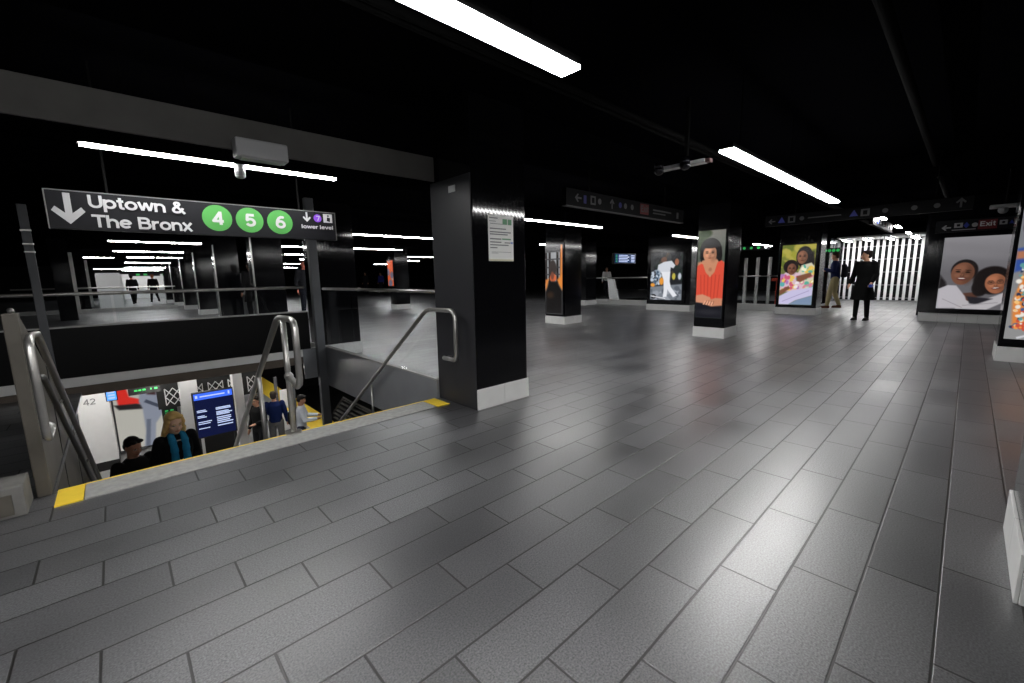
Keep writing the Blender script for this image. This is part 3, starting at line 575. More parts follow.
# woman in red top
p = Pic(.5, 1.7, 70, 190, (95, 100, 95)); p.asp = .5/1.75
p.grad((120, 118, 112), (70, 80, 70), 0, .35); p.dots((0, .35, 0, .22), 14, [(60, 80, 45), (90, 110, 60), (45, 60, 35)], .02, .06, 3)
p.ell(.47, .20, .38, .115, (14, 12, 13), 0, .08); p.poly([(.12, .18), (.86, .18), (.90, .30), (.84, .36), (.7, .34), (.25, .34), (.10, .31)], (16, 13, 14), .02)
SK = (196, 136, 104)
p.poly([(.33, .24), (.66, .24), (.72, .36), (.28, .36)], (168, 108, 80), .02)
p.poly([(.02, .36), (.3, .325), (.72, .325), (1.0, .36), (1.0, .6), (0, .6)], SK, .02)
p.face(.46, .262, .092, SK); p.ell(.80, .25, .10, .11, (16, 13, 14), -.1, .2); p.ell(.15, .25, .06, .10, (16, 13, 14), 0, .2); p.ell(.46, .175, .3, .025, (16, 13, 14), 0, .3)
p.poly([(0, .40), (.15, .37), (.22, .38), (.33, .47), (.5, .53), (.66, .47), (.76, .36), (.9, .34), (1, .37), (1, .80), (0, .80)], (214, 78, 58), .008)
p.ell(.5, .44, .06, .02, (150, 90, 70), 0, .9, .6)
for q in range(6): p.line(.15+.14*q, .5, .2+.12*q, .78, .006, (180, 58, 44), .6)
p.poly([(0, .80), (1, .79), (1, 1), (0, 1)], (22, 22, 30), .02)
p.poly([(0, .74), (.25, .725), (.55, .76), (.6, .80), (.3, .83), (0, .82)], (205, 142, 112), .015); p.poly([(1, .77), (.75, .765), (.4, .80), (.35, .84), (.6, .865), (1, .85)], (196, 132, 102), .015)
for q in range(4): p.line(.38+.09*q, .80+.004*q, .30+.10*q, .845+.002*q, .008, (225, 165, 135)); p.line(.43+.09*q, .80, .36+.1*q, .845, .003, (130, 80, 60))
p.ell(.5, .93, .45, .03, (38, 38, 44), 0, .9)
display_x('picture of a woman in a red tank top with folded hands', 8.15, 3.545, 3.02, .235, 2.0, p, .02, .12)
# orange/dark
p = Pic(.5, 1.7, 50, 150, (150, 152, 155)); p.asp = .3
p.poly([(0, 0), (1, 0), (1, .1), (0, .1)], (60, 60, 62), .02)
for q in (.05, .26, .72, .92): p.line(q, .1, q, .55, .02, (35, 30, 30))
for q in (.2, .32, .42): p.line(0, q, 1, q, .008, (60, 60, 62))
p.poly([(.9, 0), (1, 0), (1, .62), (.86, .56)], (214, 128, 62), .02); p.poly([(0, .5), (.22, .48), (.12, .62), (0, .66)], (214, 128, 62), .03); p.poly([(.7, .5), (1, .42), (1, .66), (.85, .6)], (226, 134, 58), .03)
p.ell(.44, .34, .22, .13, (58, 50, 48), 0, .2); p.ell(.46, .47, .19, .06, (206, 100, 60), 0, .3); p.ell(.42, .44, .1, .06, (120, 70, 55), 0, .5)
p.poly([(.2, .52), (.7, .52), (.9, .62), (1, .66), (1, 1), (0, 1), (0, .68), (.12, .6)], (22, 20, 20), .03); p.ell(.3, .72, .2, .05, (48, 36, 28), 0, .8)
display_x('orange and grey picture with a dark central shape', 8.13, 7.40, 6.80, .235, 1.98, p, .02, .0)
# person in white
p = Pic(1.2, 1.6, 90, 120, (30, 32, 36)); p.asp = .72
p.dots((0, 1, 0, .6), 60, [(20, 22, 26), (46, 48, 50), (60, 50, 40), (28, 40, 36)], .03, .08, 5)
p.poly([(0, .72), (1, .66), (1, 1), (0, 1)], (120, 126, 134), .03); p.dots((0, 1, .75, 1), 26, [(150, 155, 165), (90, 95, 104)], .02, .06, 6)
p.ell(.42, .15, .09, .065, (96, 66, 52), 0, .3)
p.poly([(.24, .25), (.42, .19), (.66, .17), (.78, .27), (.72, .33), (.64, .31), (.62, .42), (.30, .42), (.22, .36)], (205, 208, 216), .02)
p.ell(.82, .2, .06, .07, (150, 96, 70), 0, .3)
p.poly([(.34, .4), (.63, .4), (.62, .6), (.66, .72), (.86, .9), (.74, .94), (.56, .78), (.54, .93), (.42, .95), (.44, .76), (.42, .6)], (226, 228, 234), .02)
p.ell(.18, .52, .17, .17, (150, 165, 180), .2, .2); p.dots((.04, .34, .38, .66), 30, [(190, 200, 215), (70, 90, 110), (60, 64, 70)], .015, .04, 8)
p.ell(.36, .6, .07, .08, (226, 150, 60), 0, .4); p.ell(.08, .68, .07, .04, (226, 150, 60), 0, .4); p.ell(.74, .5, .05, .07, (190, 176, 70), 0, .4); p.ell(.92, .5, .05, .07, (190, 195, 205), 0, .5)
p.ell(.12, .93, .08, .05, (20, 20, 22), 0, .3); p.ell(.12, .93, .03, .02, (170, 170, 170), 0, .4); p.line(.02, .92, .5, .97, .012, (210, 210, 216))
display_x('picture of a person in white walking past bright bags', 13.35, 7.45, 6.15, .25, 1.98, p, .10, .0)
# two children
p = Pic(.85, 1.6, 100, 170, (120, 120, 40)); p.asp = .53
p.grad((128, 130, 44), (96, 104, 60), 0, .5); p.dots((0, 1, 0, .4), 40, [(150, 148, 50), (96, 108, 40), (170, 160, 70)], .03, .09, 9)
p.ell(.68, .2, .24, .17, (18, 14, 15), 0, .1); p.poly([(.5, .14), (.95, .12), (1, .3), (.96, .42), (.6, .45)], (20, 16, 16), .03)
p.poly([(.62, .34), (.9, .3), (1, .36), (1, .75), (.55, .75), (.5, .5)], (206, 200, 178), .02); p.face(.62, .205, .105, (128, 84, 62))
p.poly([(.02, .52), (.2, .43), (.6, .47), (.72, .6), (.7, .78), (0, .78)], (212, 182, 196), .02)
p.ell(.3, .36, .23, .115, (26, 18, 18), 0, .12); p.face(.33, .40, .092, (116, 74, 56), smile=0)
p.dots((.02, .6, .5, .78), 40, [(235, 225, 228), (200, 90, 120), (90, 170, 170), (225, 190, 90), (170, 120, 180)], .015, .04, 11)
p.dots((.65, 1, .36, .72), 30, [(235, 232, 200), (90, 170, 150), (225, 190, 90), (210, 130, 150)], .015, .045, 12)
p.poly([(.5, .52), (.9, .46), (.95, .52), (.62, .62), (.5, .6)], (122, 78, 58), .02); p.poly([(0, .76), (.28, .68), (.32, .73), (.02, .84)], (122, 78, 58), .02)
p.poly([(0, .86), (.3, .77), (1, .70), (1, .84), (.5, .93), (.3, 1), (0, 1)], (196, 190, 222), .02); p.poly([(.3, 1), (.55, .92), (1, .84), (1, 1)], (120, 140, 168), .02); p.line(.1, .95, .9, .76, .006, (160, 150, 190))
display_x('picture of two hugging children in bright clothes', 13.98, 3.73, 2.82, .22, 1.99, p, .06, .0)
# laughing women
p = Pic(1.15, 1.72, 110, 160, (110, 108, 112)); p.asp = .68
p.grad((132, 130, 134), (96, 94, 98), 0, .5); p.ell(.3, .18, .6, .08, (120, 118, 122), .2, .9)
p.poly([(0, .52), (.1, .62), (.16, .78), (0, .9)], (24, 20, 22), .03)
p.poly([(.36, .78), (.58, .76), (.62, .9), (.34, .9)], (80, 52, 42), .02)
p.ell(.36, .46, .2, .15, (22, 17, 17), 0, .1); p.face(.34, .50, .15, (112, 72, 54), smile=1.0, tilt=.08)
p.ell(.78, .60, .27, .19, (22, 17, 17), 0, .12); p.ell(.62, .70, .12, .12, (22, 17, 17), 0, .2); p.face(.83, .64, .13, (150, 94, 68), smile=.8, tilt=-.12, glasses=True)
p.poly([(0, .72), (.14, .665), (.27, .67), (.42, .82), (.5, .98), (0, 1.0)], (176, 172, 178), .015); p.poly([(.3, .86), (.6, .90), (.85, .81), (1, .75), (1, .88), (.8, .98), (.75, 1), (.3, 1)], (176, 172, 176), .015)
p.poly([(.44, .82), (.7, .84), (.82, .85), (.6, .93), (.5, .92)], (34, 32, 38), .02); p.line(.08, .86, .4, .98, .006, (150, 146, 150)); p.line(.4, .95, .9, .9, .006, (146, 142, 146))
display_x('picture of two laughing women hugging under a grey sky', 13.80, .55, -.68, .21, 1.985, p, .10, .0)
# floral dress
p = Pic(.55, 1.5, 80, 190, (90, 92, 98)); p.asp = .36
p.grad((110, 112, 118), (140, 140, 140), 0, .9)
p.ell(.35, .14, .3, .09, (26, 20, 22), 0, .15); p.face(.42, .13, .07, (150, 100, 78)); p.poly([(0, .3), (.5, .26), (.5, .42), (0, .48)], (50, 78, 150), .02); p.poly([(0, .32), (.6, .3), (.7, .36), (0, .38)], (170, 112, 84), .02)
p.poly([(.2, .42), (.6, .34), (1, .36), (1, .95), (.1, .9), (.05, .7)], (216, 128, 60), .02)
p.dots((.1, 1, .42, .92), 420, [(232, 146, 70), (60, 90, 140), (36, 50, 80), (240, 190, 120), (200, 80, 60), (230, 225, 215), (90, 150, 150)], .006, .018, 21)
p.line(.2, .99, .6, .93, .008, (200, 200, 205))
display_x('picture of orange and blue flower patterned dress at right edge', 8.37, -.355, -.94, .235, 1.96, p, .03, .04)
# distant picture columns
def simple_pic(label, xf, ya, yb, z0, z1, cols, seed):
    p = Pic(ya-yb, z1-z0, 20, 50, cols[0]); p.dots((0, 1, 0, 1), 14, cols, .06, .2, seed); display_x(label, xf, ya, yb, z0, z1, p, .03)
simple_pic('bright orange picture on the distant column seen over the right glass', 8.15, 15.95, 15.45, .9, 1.95, [(200, 80, 40), (214, 96, 52), (90, 90, 110), (150, 150, 150)], 2)
simple_pic('blue and white picture on the farther column seen over the right glass', 8.15, 21.55, 21.05, .5, 1.95, [(50, 60, 120), (170, 175, 180), (30, 30, 40)], 4)
build('floor_logo', MB().box(8.76, 8.7605, 15.5, 15.6, .3, .4), M['letter'], label='small pale mark low on a distant column', cat='mark')

# ------------------------------------------------------------------ far stair openings on the right, gate
def curb_guard(x, ya, yb, label, n=3):
    t = guard(label, ((x, ya), (x, yb)), .201, 1.09, n)
    build('curb', MB().box(x-.06, x+.06, ya, yb, 0, .2), M['tile'], t, bevel=.004)
curb_guard(15.0, 7.62, 11.5, 'glass railing on a pale curb below the hanging information screen', 4)
curb_guard(15.0, 3.82, 6.0, 'glass railing on a pale curb left of the children picture', 2)
trim(MB().prism([(17.0, 11.45, -.1), (17.0, 10.95, -.1), (17.0, 11.25, 1.0), (17.0, 11.59, 1.0)], (.1, 0, 0)), M['white'])
trim(MB().box(15.1, 20, 11.6, 11.7, -3, 0).box(19.95, 20.05, 3.6, 11.6, -3.2, 0), M['dark'])
slab('floor_stairwell', [(15, 20, 3.5, 11.7)], -3.3, -3.2, M['platf'])
for i in range(5):
    yy = 4.3+i*.42
    build('upright_post', MB().box(18.2, 18.3, yy, yy+.09, -.1, 1.75), M['curbw'], label='upright pale slat in the row behind the glass left of the children picture', cat='post', group='pale upright slats behind the glass')
trim(MB().box(18.1, 18.4, 4.0, 6.4, -3.2, -.1), M['dark'])
build('orange_barrier', MB().box(15.9, 16.0, 4.15, 4.45, .9, 1.0).tube([(15.95, 4.3, -.3), (15.95, 4.3, .9)], .02), mat('orange_red', rgb(230, 70, 40), .5), label='orange red marker post behind the glass beside the children picture', cat='marker')
g = thing('slatted_gate', 'white vertical slat gate at the end of the right aisle', 'gate', (22, 2.3, 0))
for i in range(15):
    yy = 1.05+i*.182
    build('slat', MB().box(22.0, 22.04, yy, yy+.082, .02, 2.36), M['white'], g)
mb = MB()
for z in (.1, .6, 1.1, 1.6, 2.1): mb.box(22.045, 22.06, 1.0, 3.7, z, z+.02)
build('cross_bars', mb, M['housing'], g)
trim(MB().box(22.5, 22.6, -1.0, 4.2, 0, CZ), M['dark'])
trim(MB().box(19.9, 22.0, 1.05, 2.22, 2.37, 2.42).box(19.9, 22.0, 2.26, 3.5, 2.37, 2.42), M['soff'])
for i, yy in enumerate((3.35, 2.75, 2.1, 1.45)): strip(20.3, 21.7, yy, 2.30, 'small strip light in the row filled out to brighten the white gate, %s from the left' % words[i], w=.05)  # row includes extra strips added to brighten the gate slats
trim(MB().box(19.6, 22.5, 3.62, 3.72, 0, CZ), M['black']); trim(MB().box(15.4, 22.4, .75, .86, 0, CZ), M['black'])
# left corridor end
trim(MB().box(-.9, 9, 46, 46.2, 0, 1.95), M['white']); trim(MB().box(-.55, .33, 29, 29.6, 0, 1.75), M['white'])
trim(MB().box(-.1, .5, 38, 38.3, 0, 1.75), M['white']); trim(MB().box(3.2, 4.1, 31.5, 32, 0, .9), M['white'])
curbx = thing('glass_railing', 'far glass railing with pale curb across the left corridor', 'railing', (0, 24.5, 0))
build('curb', MB().box(-3, 2.2, 26.0, 26.2, 0, .15), M['curbw'], curbx); build('top_rail', MB().tube([(-3, 26.1, 1.05), (2.2, 26.1, 1.05)], .03, 8), M['steel'], curbx); build('glass_panel', MB().box(-3, 2.2, 26.09, 26.11, .15, 1.03), M['glass'], curbx)
t = thing('hanging_sign', 'tiny green sign at the end of the left corridor', 'sign', (1.5, 40, 1.7))
build('panel', MB().box(.9, 2.6, 40, 40.05, 1.72, 1.92), M['signbk'], t); build('symbols', MB().box(1.3, 1.5, 39.99, 39.995, 1.76, 1.88).box(1.7, 1.9, 39.99, 39.995, 1.76, 1.88), M['lit_green'], t)
# white panel seen behind far glass next to the dark man
build('display_board', MB().box(3.75, 4.4, 17.0, 17.06, 0, 1.15), M['white'], label='white panel standing behind the far glass next to the dark suited man', cat='panel')
build('display_board', MB().box(16.6, 16.75, 12.6, 13.9, .9, 1.9), M['white'], label='lit white board on the far right behind the glass railings', cat='panel')

# ------------------------------------------------------------------ lower level
LF = -3.3
slab('floor_lower', [(-9, 3.95, 2.5, 30)], LF-.2, LF, M['platf'])
trim(MB().box(3.95, 4.68, 2.5, 30, LF-.2, LF+.01), M['yellow']); trim(MB().box(4.68, 9, 2.5, 30, LF-1.4, LF-1.2), M['dark'])
trim(MB().box(4.66, 4.70, 2.5, 30, LF-1.2, LF-.2), M['dark'])
slab('wall_lower_front', [(-9, 9, 24, 24.2)], LF-1.2, -.04, M['dark']); slab('wall_lower_left', [(-9.2, -9, 2.5, 24)], LF, -.04, M['dark']); slab('wall_lower_right', [(9, 9.2, 2.5, 24)], LF-1.2, -.04, M['dark']); slab('wall_lower_back', [(-9, 9, 2.3, 2.5)], LF-1.2, -.04, M['dark'])
for i, (x, y) in enumerate([(.2, 9.2), (.2, 12.2), (2.9, 8.6), (2.9, 11.6), (2.9, 15), (-2, 12), (3.6, 19), (-1.3, 12.9)]):  # unseen tubes light the platform; last one added to brighten the numbered column
    t = thing('platform_light', 'unseen tube light added under the slab to light the lower platform, %s along' % words[i], 'light', (x, y, -.5), group='lower platform lights')
    build('diffuser', MB().box(x, x+1.2, y-.05, y+.05, -.42, -.39), M['lamp_low'], t); build('housing', MB().box(x, x+1.2, y-.06, y+.06, -.39, -.04), M['housdk'], t)
def lowcol(x0, x1, y0, y1, label, zt=-.04):
    t = thing('platform_column', label, 'column', ((x0+x1)/2, (y0+y1)/2, LF)); build('shaft', MB().box(x0, x1, y0, y1, LF, zt), M['white'], t, bevel=.01)
    build('base', MB().box(x0-.01, x1+.01, y0-.01, y1+.01, LF, LF+.22), M['rubber'], t); return t
c = lowcol(-.95, -.38, 14.0, 14.7, 'white tiled platform column numbered 42 under the stairwell')
mb = MB(); mb.glyphs('42', (-.84, 13.985, -1.62), X_, Z_, .22, .15, .1); build('number', mb, M['ink'], c)
lowcol(.86, 1.2, 12.4, 12.8, 'white platform column left behind the big blue screen'); lowcol(1.86, 2.06, 12.0, 12.3, 'narrow white platform column right of the big blue screen')
lowcol(.2, .3, 17, 17.2, 'thin white platform column far behind the blonde woman')
s = thing('platform_screen', 'large dark blue departure screen on two posts down on the platform', 'screen', (1.3, 10.85, LF))
build('case', MB().box(.93, 1.66, 10.8, 10.9, -2.07, -1.07), M['rubber'], s, bevel=.008)
mb = MB().box(.955, 1.635, 10.793, 10.799, -2.045, -1.095, 0).box(.955, 1.635, 10.788, 10.792, -1.23, -1.095, 1)
R = random.Random(3)
mb.box(.98, 1.02, 10.783, 10.787, -1.19, -1.13, 2).box(1.06, 1.5, 10.783, 10.787, -1.175, -1.15, 2).box(1.56, 1.59, 10.783, 10.787, -1.19, -1.12, 2)
for k, z in enumerate((-1.47, -1.50, -1.56, -1.59, -1.62, -1.68, -1.72, -1.76, -1.80, -1.86)):
    mb.box(.98, .98+R.uniform(.12, .26), 10.785, 10.789, z, z+.018, 2 if k % 3 != 2 else 0)
    mb.box(1.31, 1.31+R.uniform(.22, .30), 10.785, 10.789, z, z+.022, 2)
build('display', mb, [M['screen'], M['scrblue'], M['scrtxt']], s)
for x in (.97, 1.62): build('post', MB().box(x-.025, x+.025, 10.83, 10.88, LF, -2.07), M['rubber'], s)
# lattice truss band
t = thing('lattice_truss', 'dark beam with grey cross lattice under the slab edge behind the screen', 'truss', (1.3, 12.6, -1.6))
mb = MB(); bk = MB().box(.45, 2.6, 12.66, 12.7, -1.72, -1.12)
build('backing', bk, M['rubber'], t)
for i in range(5):
    a = .60+.42*i
    for (xa, za, xb, zb) in ((a, -1.64, a+.30, -1.24), (a, -1.24, a+.30, -1.64), (a, -1.64, a, -1.24), (a+.30, -1.64, a+.30, -1.24), (a, -1.44, a+.15, -1.24), (a+.15, -1.24, a+.30, -1.44), (a, -1.44, a+.15, -1.64), (a+.15, -1.64, a+.30, -1.44)):
        mb.tube([(xa, 12.62, za), (xb, 12.62, zb)], .010, 5)
build('lattice', mb, M['lattice'], t)
build('hanger', MB().box(.5, .56, 12.66, 12.7, -1.12, -.04).box(2.5, 2.56, 12.66, 12.7, -1.12, -.04), M['rubber'], t)
t = thing('blue_display', 'small bright blue display hanging beside the column numbered 42', 'screen', (-.26, 11, -.9))
build('case', MB().box(-.345, -.18, 11.0, 11.06, -1.0, -.755), M['rubber'], t); build('display', MB().box(-.33, -.195, 10.99, 10.998, -.985, -.77), M['scrcyan'], t)
mb = MB()
for z in (-.815, -.87, -.925): mb.box(-.31, -.215, 10.985, 10.989, z-.03, z)
build('digits', mb, M['scrtxt'], t); build('hanger', MB().box(-.28, -.24, 11.01, 11.05, -.755, -.04), M['rubber'], t)
t = thing('led_sign', 'black hanging sign with green lit letters below the slab edge', 'sign', (.2, 9.5, -.6))
build('panel', MB().box(-.02, .40, 9.5, 9.55, -.66, -.40), M['rubber'], t)
mb = MB()
for z in (-.53, -.60):
    for i in range(6):
        if R.random() < .8: mb.box(.06+i*.052, .06+i*.052+R.uniform(.015, .042), 9.49, 9.495, z, z+.028)
build('lit_letters', mb, M['lit_green'], t); build('hanger', MB().box(.1, .14, 9.5, 9.54, -.4, -.04), M['rubber'], t)
t = thing('notice_board', 'black board with green lettering behind the blonde woman', 'board', (.65, 13.2, LF))
build('panel', MB().box(.52, .82, 13.2, 13.26, -2.3, -1.4), M['rubber'], t)
for px in (.55, .74): build('post', MB().box(px, px+.05, 13.21, 13.25, LF, -2.3), M['rubber'], t)
mb = MB()
for z in (-1.92, -1.98, -2.1): mb.box(.58, .64, 13.19, 13.195, z, z+.035).box(.68, .75, 13.19, 13.195, z, z+.035)
build('lettering', mb, M['lit_green'], t)
for k, (x, y) in enumerate(((2.93, 12.5),)):
    t = thing('map_board', 'grey framed board with white map sheets standing on the platform', 'board', (x, y, LF))
    for px in (x-.03, x+.40): build('post', MB().box(px-.035, px+.035, y, y+.06, LF, -1.35), M['post'], t)
    for z in (-1.72, -2.35): build('sheet', MB().box(x+.04, x+.36, y-.01, y+.01, z-.52, z), M['paper'], t)
p = Pic(1, 1.9, 60, 110, (170, 168, 160)); p.asp = .53
p.poly([(0, 0), (1, 0), (1, .12), (0, .10)], (16, 16, 18), .02)
p.v = p.v-.10; p.u = p.u+.12
p.poly([(.1, .0), (.35, .05), (.4, .22), (.62, .28), (.62, .33), (.2, .32), (.18, .2)], (200, 42, 34), .02); p.ell(.42, .03, .08, .05, (170, 110, 80), 0, .3); p.poly([(.12, .3), (.5, .32), (.7, .36), (.6, .40), (.2, .37)], (30, 26, 28), .02)
p.poly([(.62, .06), (.9, .05), (1, .3), (.95, .5), (.8, .62), (.72, .95), (.5, 1), (.6, .7), (.6, .4), (.55, .3)], (126, 132, 146), .02); p.poly([(.7, .1), (.9, .12), (.86, .24), (.72, .22)], (50, 24, 24), .03); p.line(.66, .3, .9, .4, .02, (60, 66, 80)); p.line(.68, .55, .6, .9, .02, (90, 96, 110))
t = thing('platform_poster', 'large pale poster with a figure in grey and red down on the platform', 'poster', (.1, 15, LF))
build('board', MB().box(-.40, .86, 15.0, 15.08, LF+.05, -1.05), M['post'], t); p.w, p.h = 1.16, 2.1; p.mesh('picture', (-.35, 14.995, -1.1), (1, 0, 0), (0, 0, 1), t)
t = thing('waste_bin', 'dark low bench box at the foot of the white platform columns', 'bin', (1.3, 12.0, LF))
build('body', MB().box(.8, 2.2, 13.4, 13.8, LF, LF+.45), M['rubber'], t, bevel=.02); build('lid', MB().box(.78, 2.22, 13.38, 13.82, LF+.45, LF+.49), M['rubber'], t)

# ------------------------------------------------------------------ people
def clay(name, mb, m, parent, voxel=.012, smooth=4, colfn=None):
    o = build(name, mb, m, parent); o.parent = None
    r = o.modifiers.new('R', 'REMESH'); r.mode = 'VOXEL'; r.voxel_size = voxel; r.use_smooth_shade = True
    s_ = o.modifiers.new('S', 'SMOOTH'); s_.factor = .5; s_.iterations = smooth
    dg = bpy.context.evaluated_depsgraph_get(); me = bpy.data.meshes.new_from_object(o.evaluated_get(dg)); o.modifiers.clear(); o.data = me; o.parent = parent
    me.name = name
    if not me.materials: me.materials.append(m)
    me.polygons.foreach_set('use_smooth', [True]*len(me.polygons))
    if colfn:
        a = me.color_attributes.new('Col', 'FLOAT_COLOR', 'POINT'); n = len(me.vertices); co = np.empty(n*3, np.float32); me.vertices.foreach_get('co', co)
        a.data.foreach_set('color', colfn(co.reshape(-1, 3)).astype(np.float32).ravel())
    return o
def cap(mb, a, ra, b, rb, seg=14):
    a, b = Vector(a), Vector(b); d = (b-a).normalized(); pts = []; rad = []
    for t in (-.98, -.8, -.45, 0): pts.append(a+d*ra*t); rad.append(ra*math.sqrt(1-t*t))
    for t in (0, .45, .8, .98): pts.append(b+d*rb*t); rad.append(rb*math.sqrt(1-t*t))
    mb.tube(pts, 0, seg, rad=rad)
def loft(mb, secs, seg=20):
    vs = []; fs = []
    for (x, y, z, rx, ry) in secs: vs += [(x+rx*math.cos(2*PI*j/seg), y+ry*math.sin(2*PI*j/seg), z) for j in range(seg)]
    for i in range(len(secs)-1):
        for j in range(seg): a = i*seg+j; b = i*seg+(j+1) % seg; fs.append((a, b, b+seg, a+seg))
    fs += [tuple(range(seg))[::-1], tuple((len(secs)-1)*seg+j for j in range(seg))]; mb.add(vs, fs)
_cm = {}
def cloth(c, rough=.8):
    if c not in _cm: _cm[c] = mat('cloth_%d_%d_%d' % c, rgb(*c), rough, noise=.15, nscale=30, spec=.2)
    return _cm[c]
def person(label, loc, rz, height=1.7, skin=(205, 150, 120), hair=(40, 28, 22), hairstyle='short', top=(30, 30, 32), bottom=(30, 30, 35), shoe=(20, 18, 18), pose=None, coat=0., head_yaw=0., head_pitch=0., voxel=.013, female=False, extras=(), group=None, hs=1.):
    s = height/1.70
    P = dict(hip=[(.09, 0, .90), (-.09, 0, .90)], knee=[(.10, -.02, .49), (-.10, -.02, .49)], ankle=[(.10, .02, .09), (-.10, .02, .09)],
             sh=[(.175, 0, 1.385), (-.175, 0, 1.385)], el=[(.235, .03, 1.11), (-.235, .03, 1.11)], wr=[(.25, -.05, .87), (-.25, -.05, .87)], lean=0.)
    if pose: P.update(pose)
    if female: P['sh'] = [(P['sh'][0][0]*.92,)+tuple(P['sh'][0][1:]), (P['sh'][1][0]*.92,)+tuple(P['sh'][1][1:])]
    root = thing('person', label, 'person', (0, 0, 0), group=group)
    S = lambda p: (p[0]*s, p[1]*s, p[2]*s)
    ly = P['lean']
    HC = Vector((0, ly*1.1-.02, 1.575)); RH = Matrix.Rotation(head_yaw, 3, 'Z') @ Matrix.Rotation(head_pitch, 3, 'X')
    def H(x, y, z): v = RH @ Vector((x*hs, y*hs, z*hs)); return (HC.x+v.x, HC.y+v.y, HC.z+v.z)
    b = MB()
    # head as lofted ellipsoids
    def eball(mb, c, r, seg=16):
        n0 = len(mb.v); mb.ball((0, 0, 0), r, seg)
        for i in range(n0, len(mb.v)): mb.v[i] = S(H(c[0]+mb.v[i][0], c[1]+mb.v[i][1], c[2]+mb.v[i][2]))
    eball(b, (0, .012, .035), (.073, .090, .085)); eball(b, (0, -.022, -.03), (.058, .062, .080)); eball(b, (0, -.045, -.078), (.032, .032, .028))
    eball(b, (0, -.088, -.018), (.013, .020, .024)); eball(b, (0, -.078, .012), (.011, .014, .03)); eball(b, (0, -.077, -.057), (.024, .010, .011))
    for q in (1, -1): eball(b, (.072*q, .012, -.008), (.010, .020, .032)); eball(b, (.03*q, -.066, .022), (.026, .014, .010)); eball(b, (.037*q, -.055, -.03), (.02, .02, .02))
    cap(b, S((0, ly*.95+.01, 1.40)), .056*s, S(H(0, .02, -.06)), .050*s)
    loft(b, [(x*s, (y+ly*k)*s, z*s, rx*s, ry*s) for x, y, z, rx, ry, k in ((0, 0, .84, .12, .09, 0), (0, 0, .92, .155, .105, 0), (0, 0, 1.05, .13, .09, .3), (0, 0, 1.2, .15, .10, .6), (0, 0, 1.33, .16, .10, .85), (0, .005, 1.41, .11, .075, .95), (0, .01, 1.45, .05, .05, 1))])
    for k, q in ((0, 1), (1, -1)):
        sh, el, wr = [Vector(P[n][k]) for n in ('sh', 'el', 'wr')]; sh = sh+Vector((0, ly*.9, 0))
        cap(b, S(sh), .052*s, S(el), .040*s); cap(b, S(el), .040*s, S(wr), .026*s)
        hp, kn, an = [Vector(P[n][k]) for n in ('hip', 'knee', 'ankle')]
        cap(b, S(hp), .085*s, S(kn), .055*s); cap(b, S(kn), .055*s, S(an), .036*s); cap(b, S(an+Vector((0, .02, -.045))), .034*s, S(an+Vector((0, -.13, -.055))), .026*s)
        d = (wr-el).normalized(); side = Vector((0, 1, 0)) if abs(d.y) < .8 else Vector((1, 0, 0)); u = d.cross(side).normalized(); w2 = d.cross(u).normalized()
        pm = wr+d*.05; cap(b, S(wr), .026*s, S(wr+d*.07), .030*s)
        fwd = Vector((-q*.5, -.5, 0)); fwd = (fwd-d*fwd.dot(d)).normalized()
        for fi in range(4):
            off = w2*((fi-1.5)*.019); L = (.034, .040, .037, .028)[fi]; p0 = pm+d*.035+off; p1 = p0+d*L+fwd*.006; p2 = p1+d*L*.6+fwd*.022
            cap(b, S(p0), .0095*s, S(p1), .009*s, 8); cap(b, S(p1), .009*s, S(p2), .008*s, 8)
        th = wr+d*.02+w2*(-.026); cap(b, S(th), .012*s, S(th+d*.045-w2*.02+fwd*.02), .009*s, 8)
    sk = np.array(rgb(*skin)); RI = RH.inverted(); ri = np.array([list(r) for r in RI])
    def colfn(co):
        n = len(co); c = np.ones((n, 4)); c[:, :3] = sk
        l = (co/s-np.array(HC))@ri.T/hs
        def near(x, y, z, rx, rz): return (((l[:, 0]-x)/rx)**2+((l[:, 2]-z)/rz)**2 < 1) & (l[:, 1] < y) & (np.abs(l[:, 2]) < .15)
        for q in (1, -1):
            m = near(.03*q, -.05, .006, .014, .006); c[m, :3] = (.55, .53, .5); m = near(.03*q, -.05, .006, .006, .006); c[m, :3] = (.02, .015, .012)
            m = near(.031*q, -.05, .026, .018, .005); c[m, :3] = np.array(rgb(*hair))*.8
        m = near(0, -.05, -.057, .022, .009); c[m, :3] = sk*np.array([.8, .38, .38]); return c
    clay('body', b, M['skin'], root, voxel, 3, colfn)
    # top
    t = MB(); e = .016
    hem = 1.0-.05-coat
    secs = [(0, 0, .90-coat if coat else .90, .165+coat*.22, .125+coat*.2, 0)]
    if coat: secs.append((0, 0, .90, .175, .13, 0))
    secs += [(0, 0, 1.05, .15, .112, .3), (0, 0, 1.2, .17, .12, .6), (0, 0, 1.33, .178, .118, .85), (0, .005, 1.40, .14, .09, .95), (0, .012, 1.445, .075, .07, 1)]
    loft(t, [(x*s, (y+ly*k)*s, z*s, rx*s, ry*s) for x, y, z, rx, ry, k in secs])
    for k in (0, 1):
        sh, el, wr = [Vector(P[n][k]) for n in ('sh', 'el', 'wr')]; sh = sh+Vector((0, ly*.9, 0)); d = (wr-el).normalized()
        cap(t, S(sh), .068*s, S(el), .056*s); cap(t, S(el), .056*s, S(wr-d*.02), .044*s)
    clay('coat' if coat else 'jacket', t, cloth(top), root, voxel, 3)
    t = MB(); loft(t, [(0, 0, z*s, rx*s, ry*s) for z, rx, ry in ((.82, .13, .10), (.90, .165, .115), (1.0, .150, .105))])
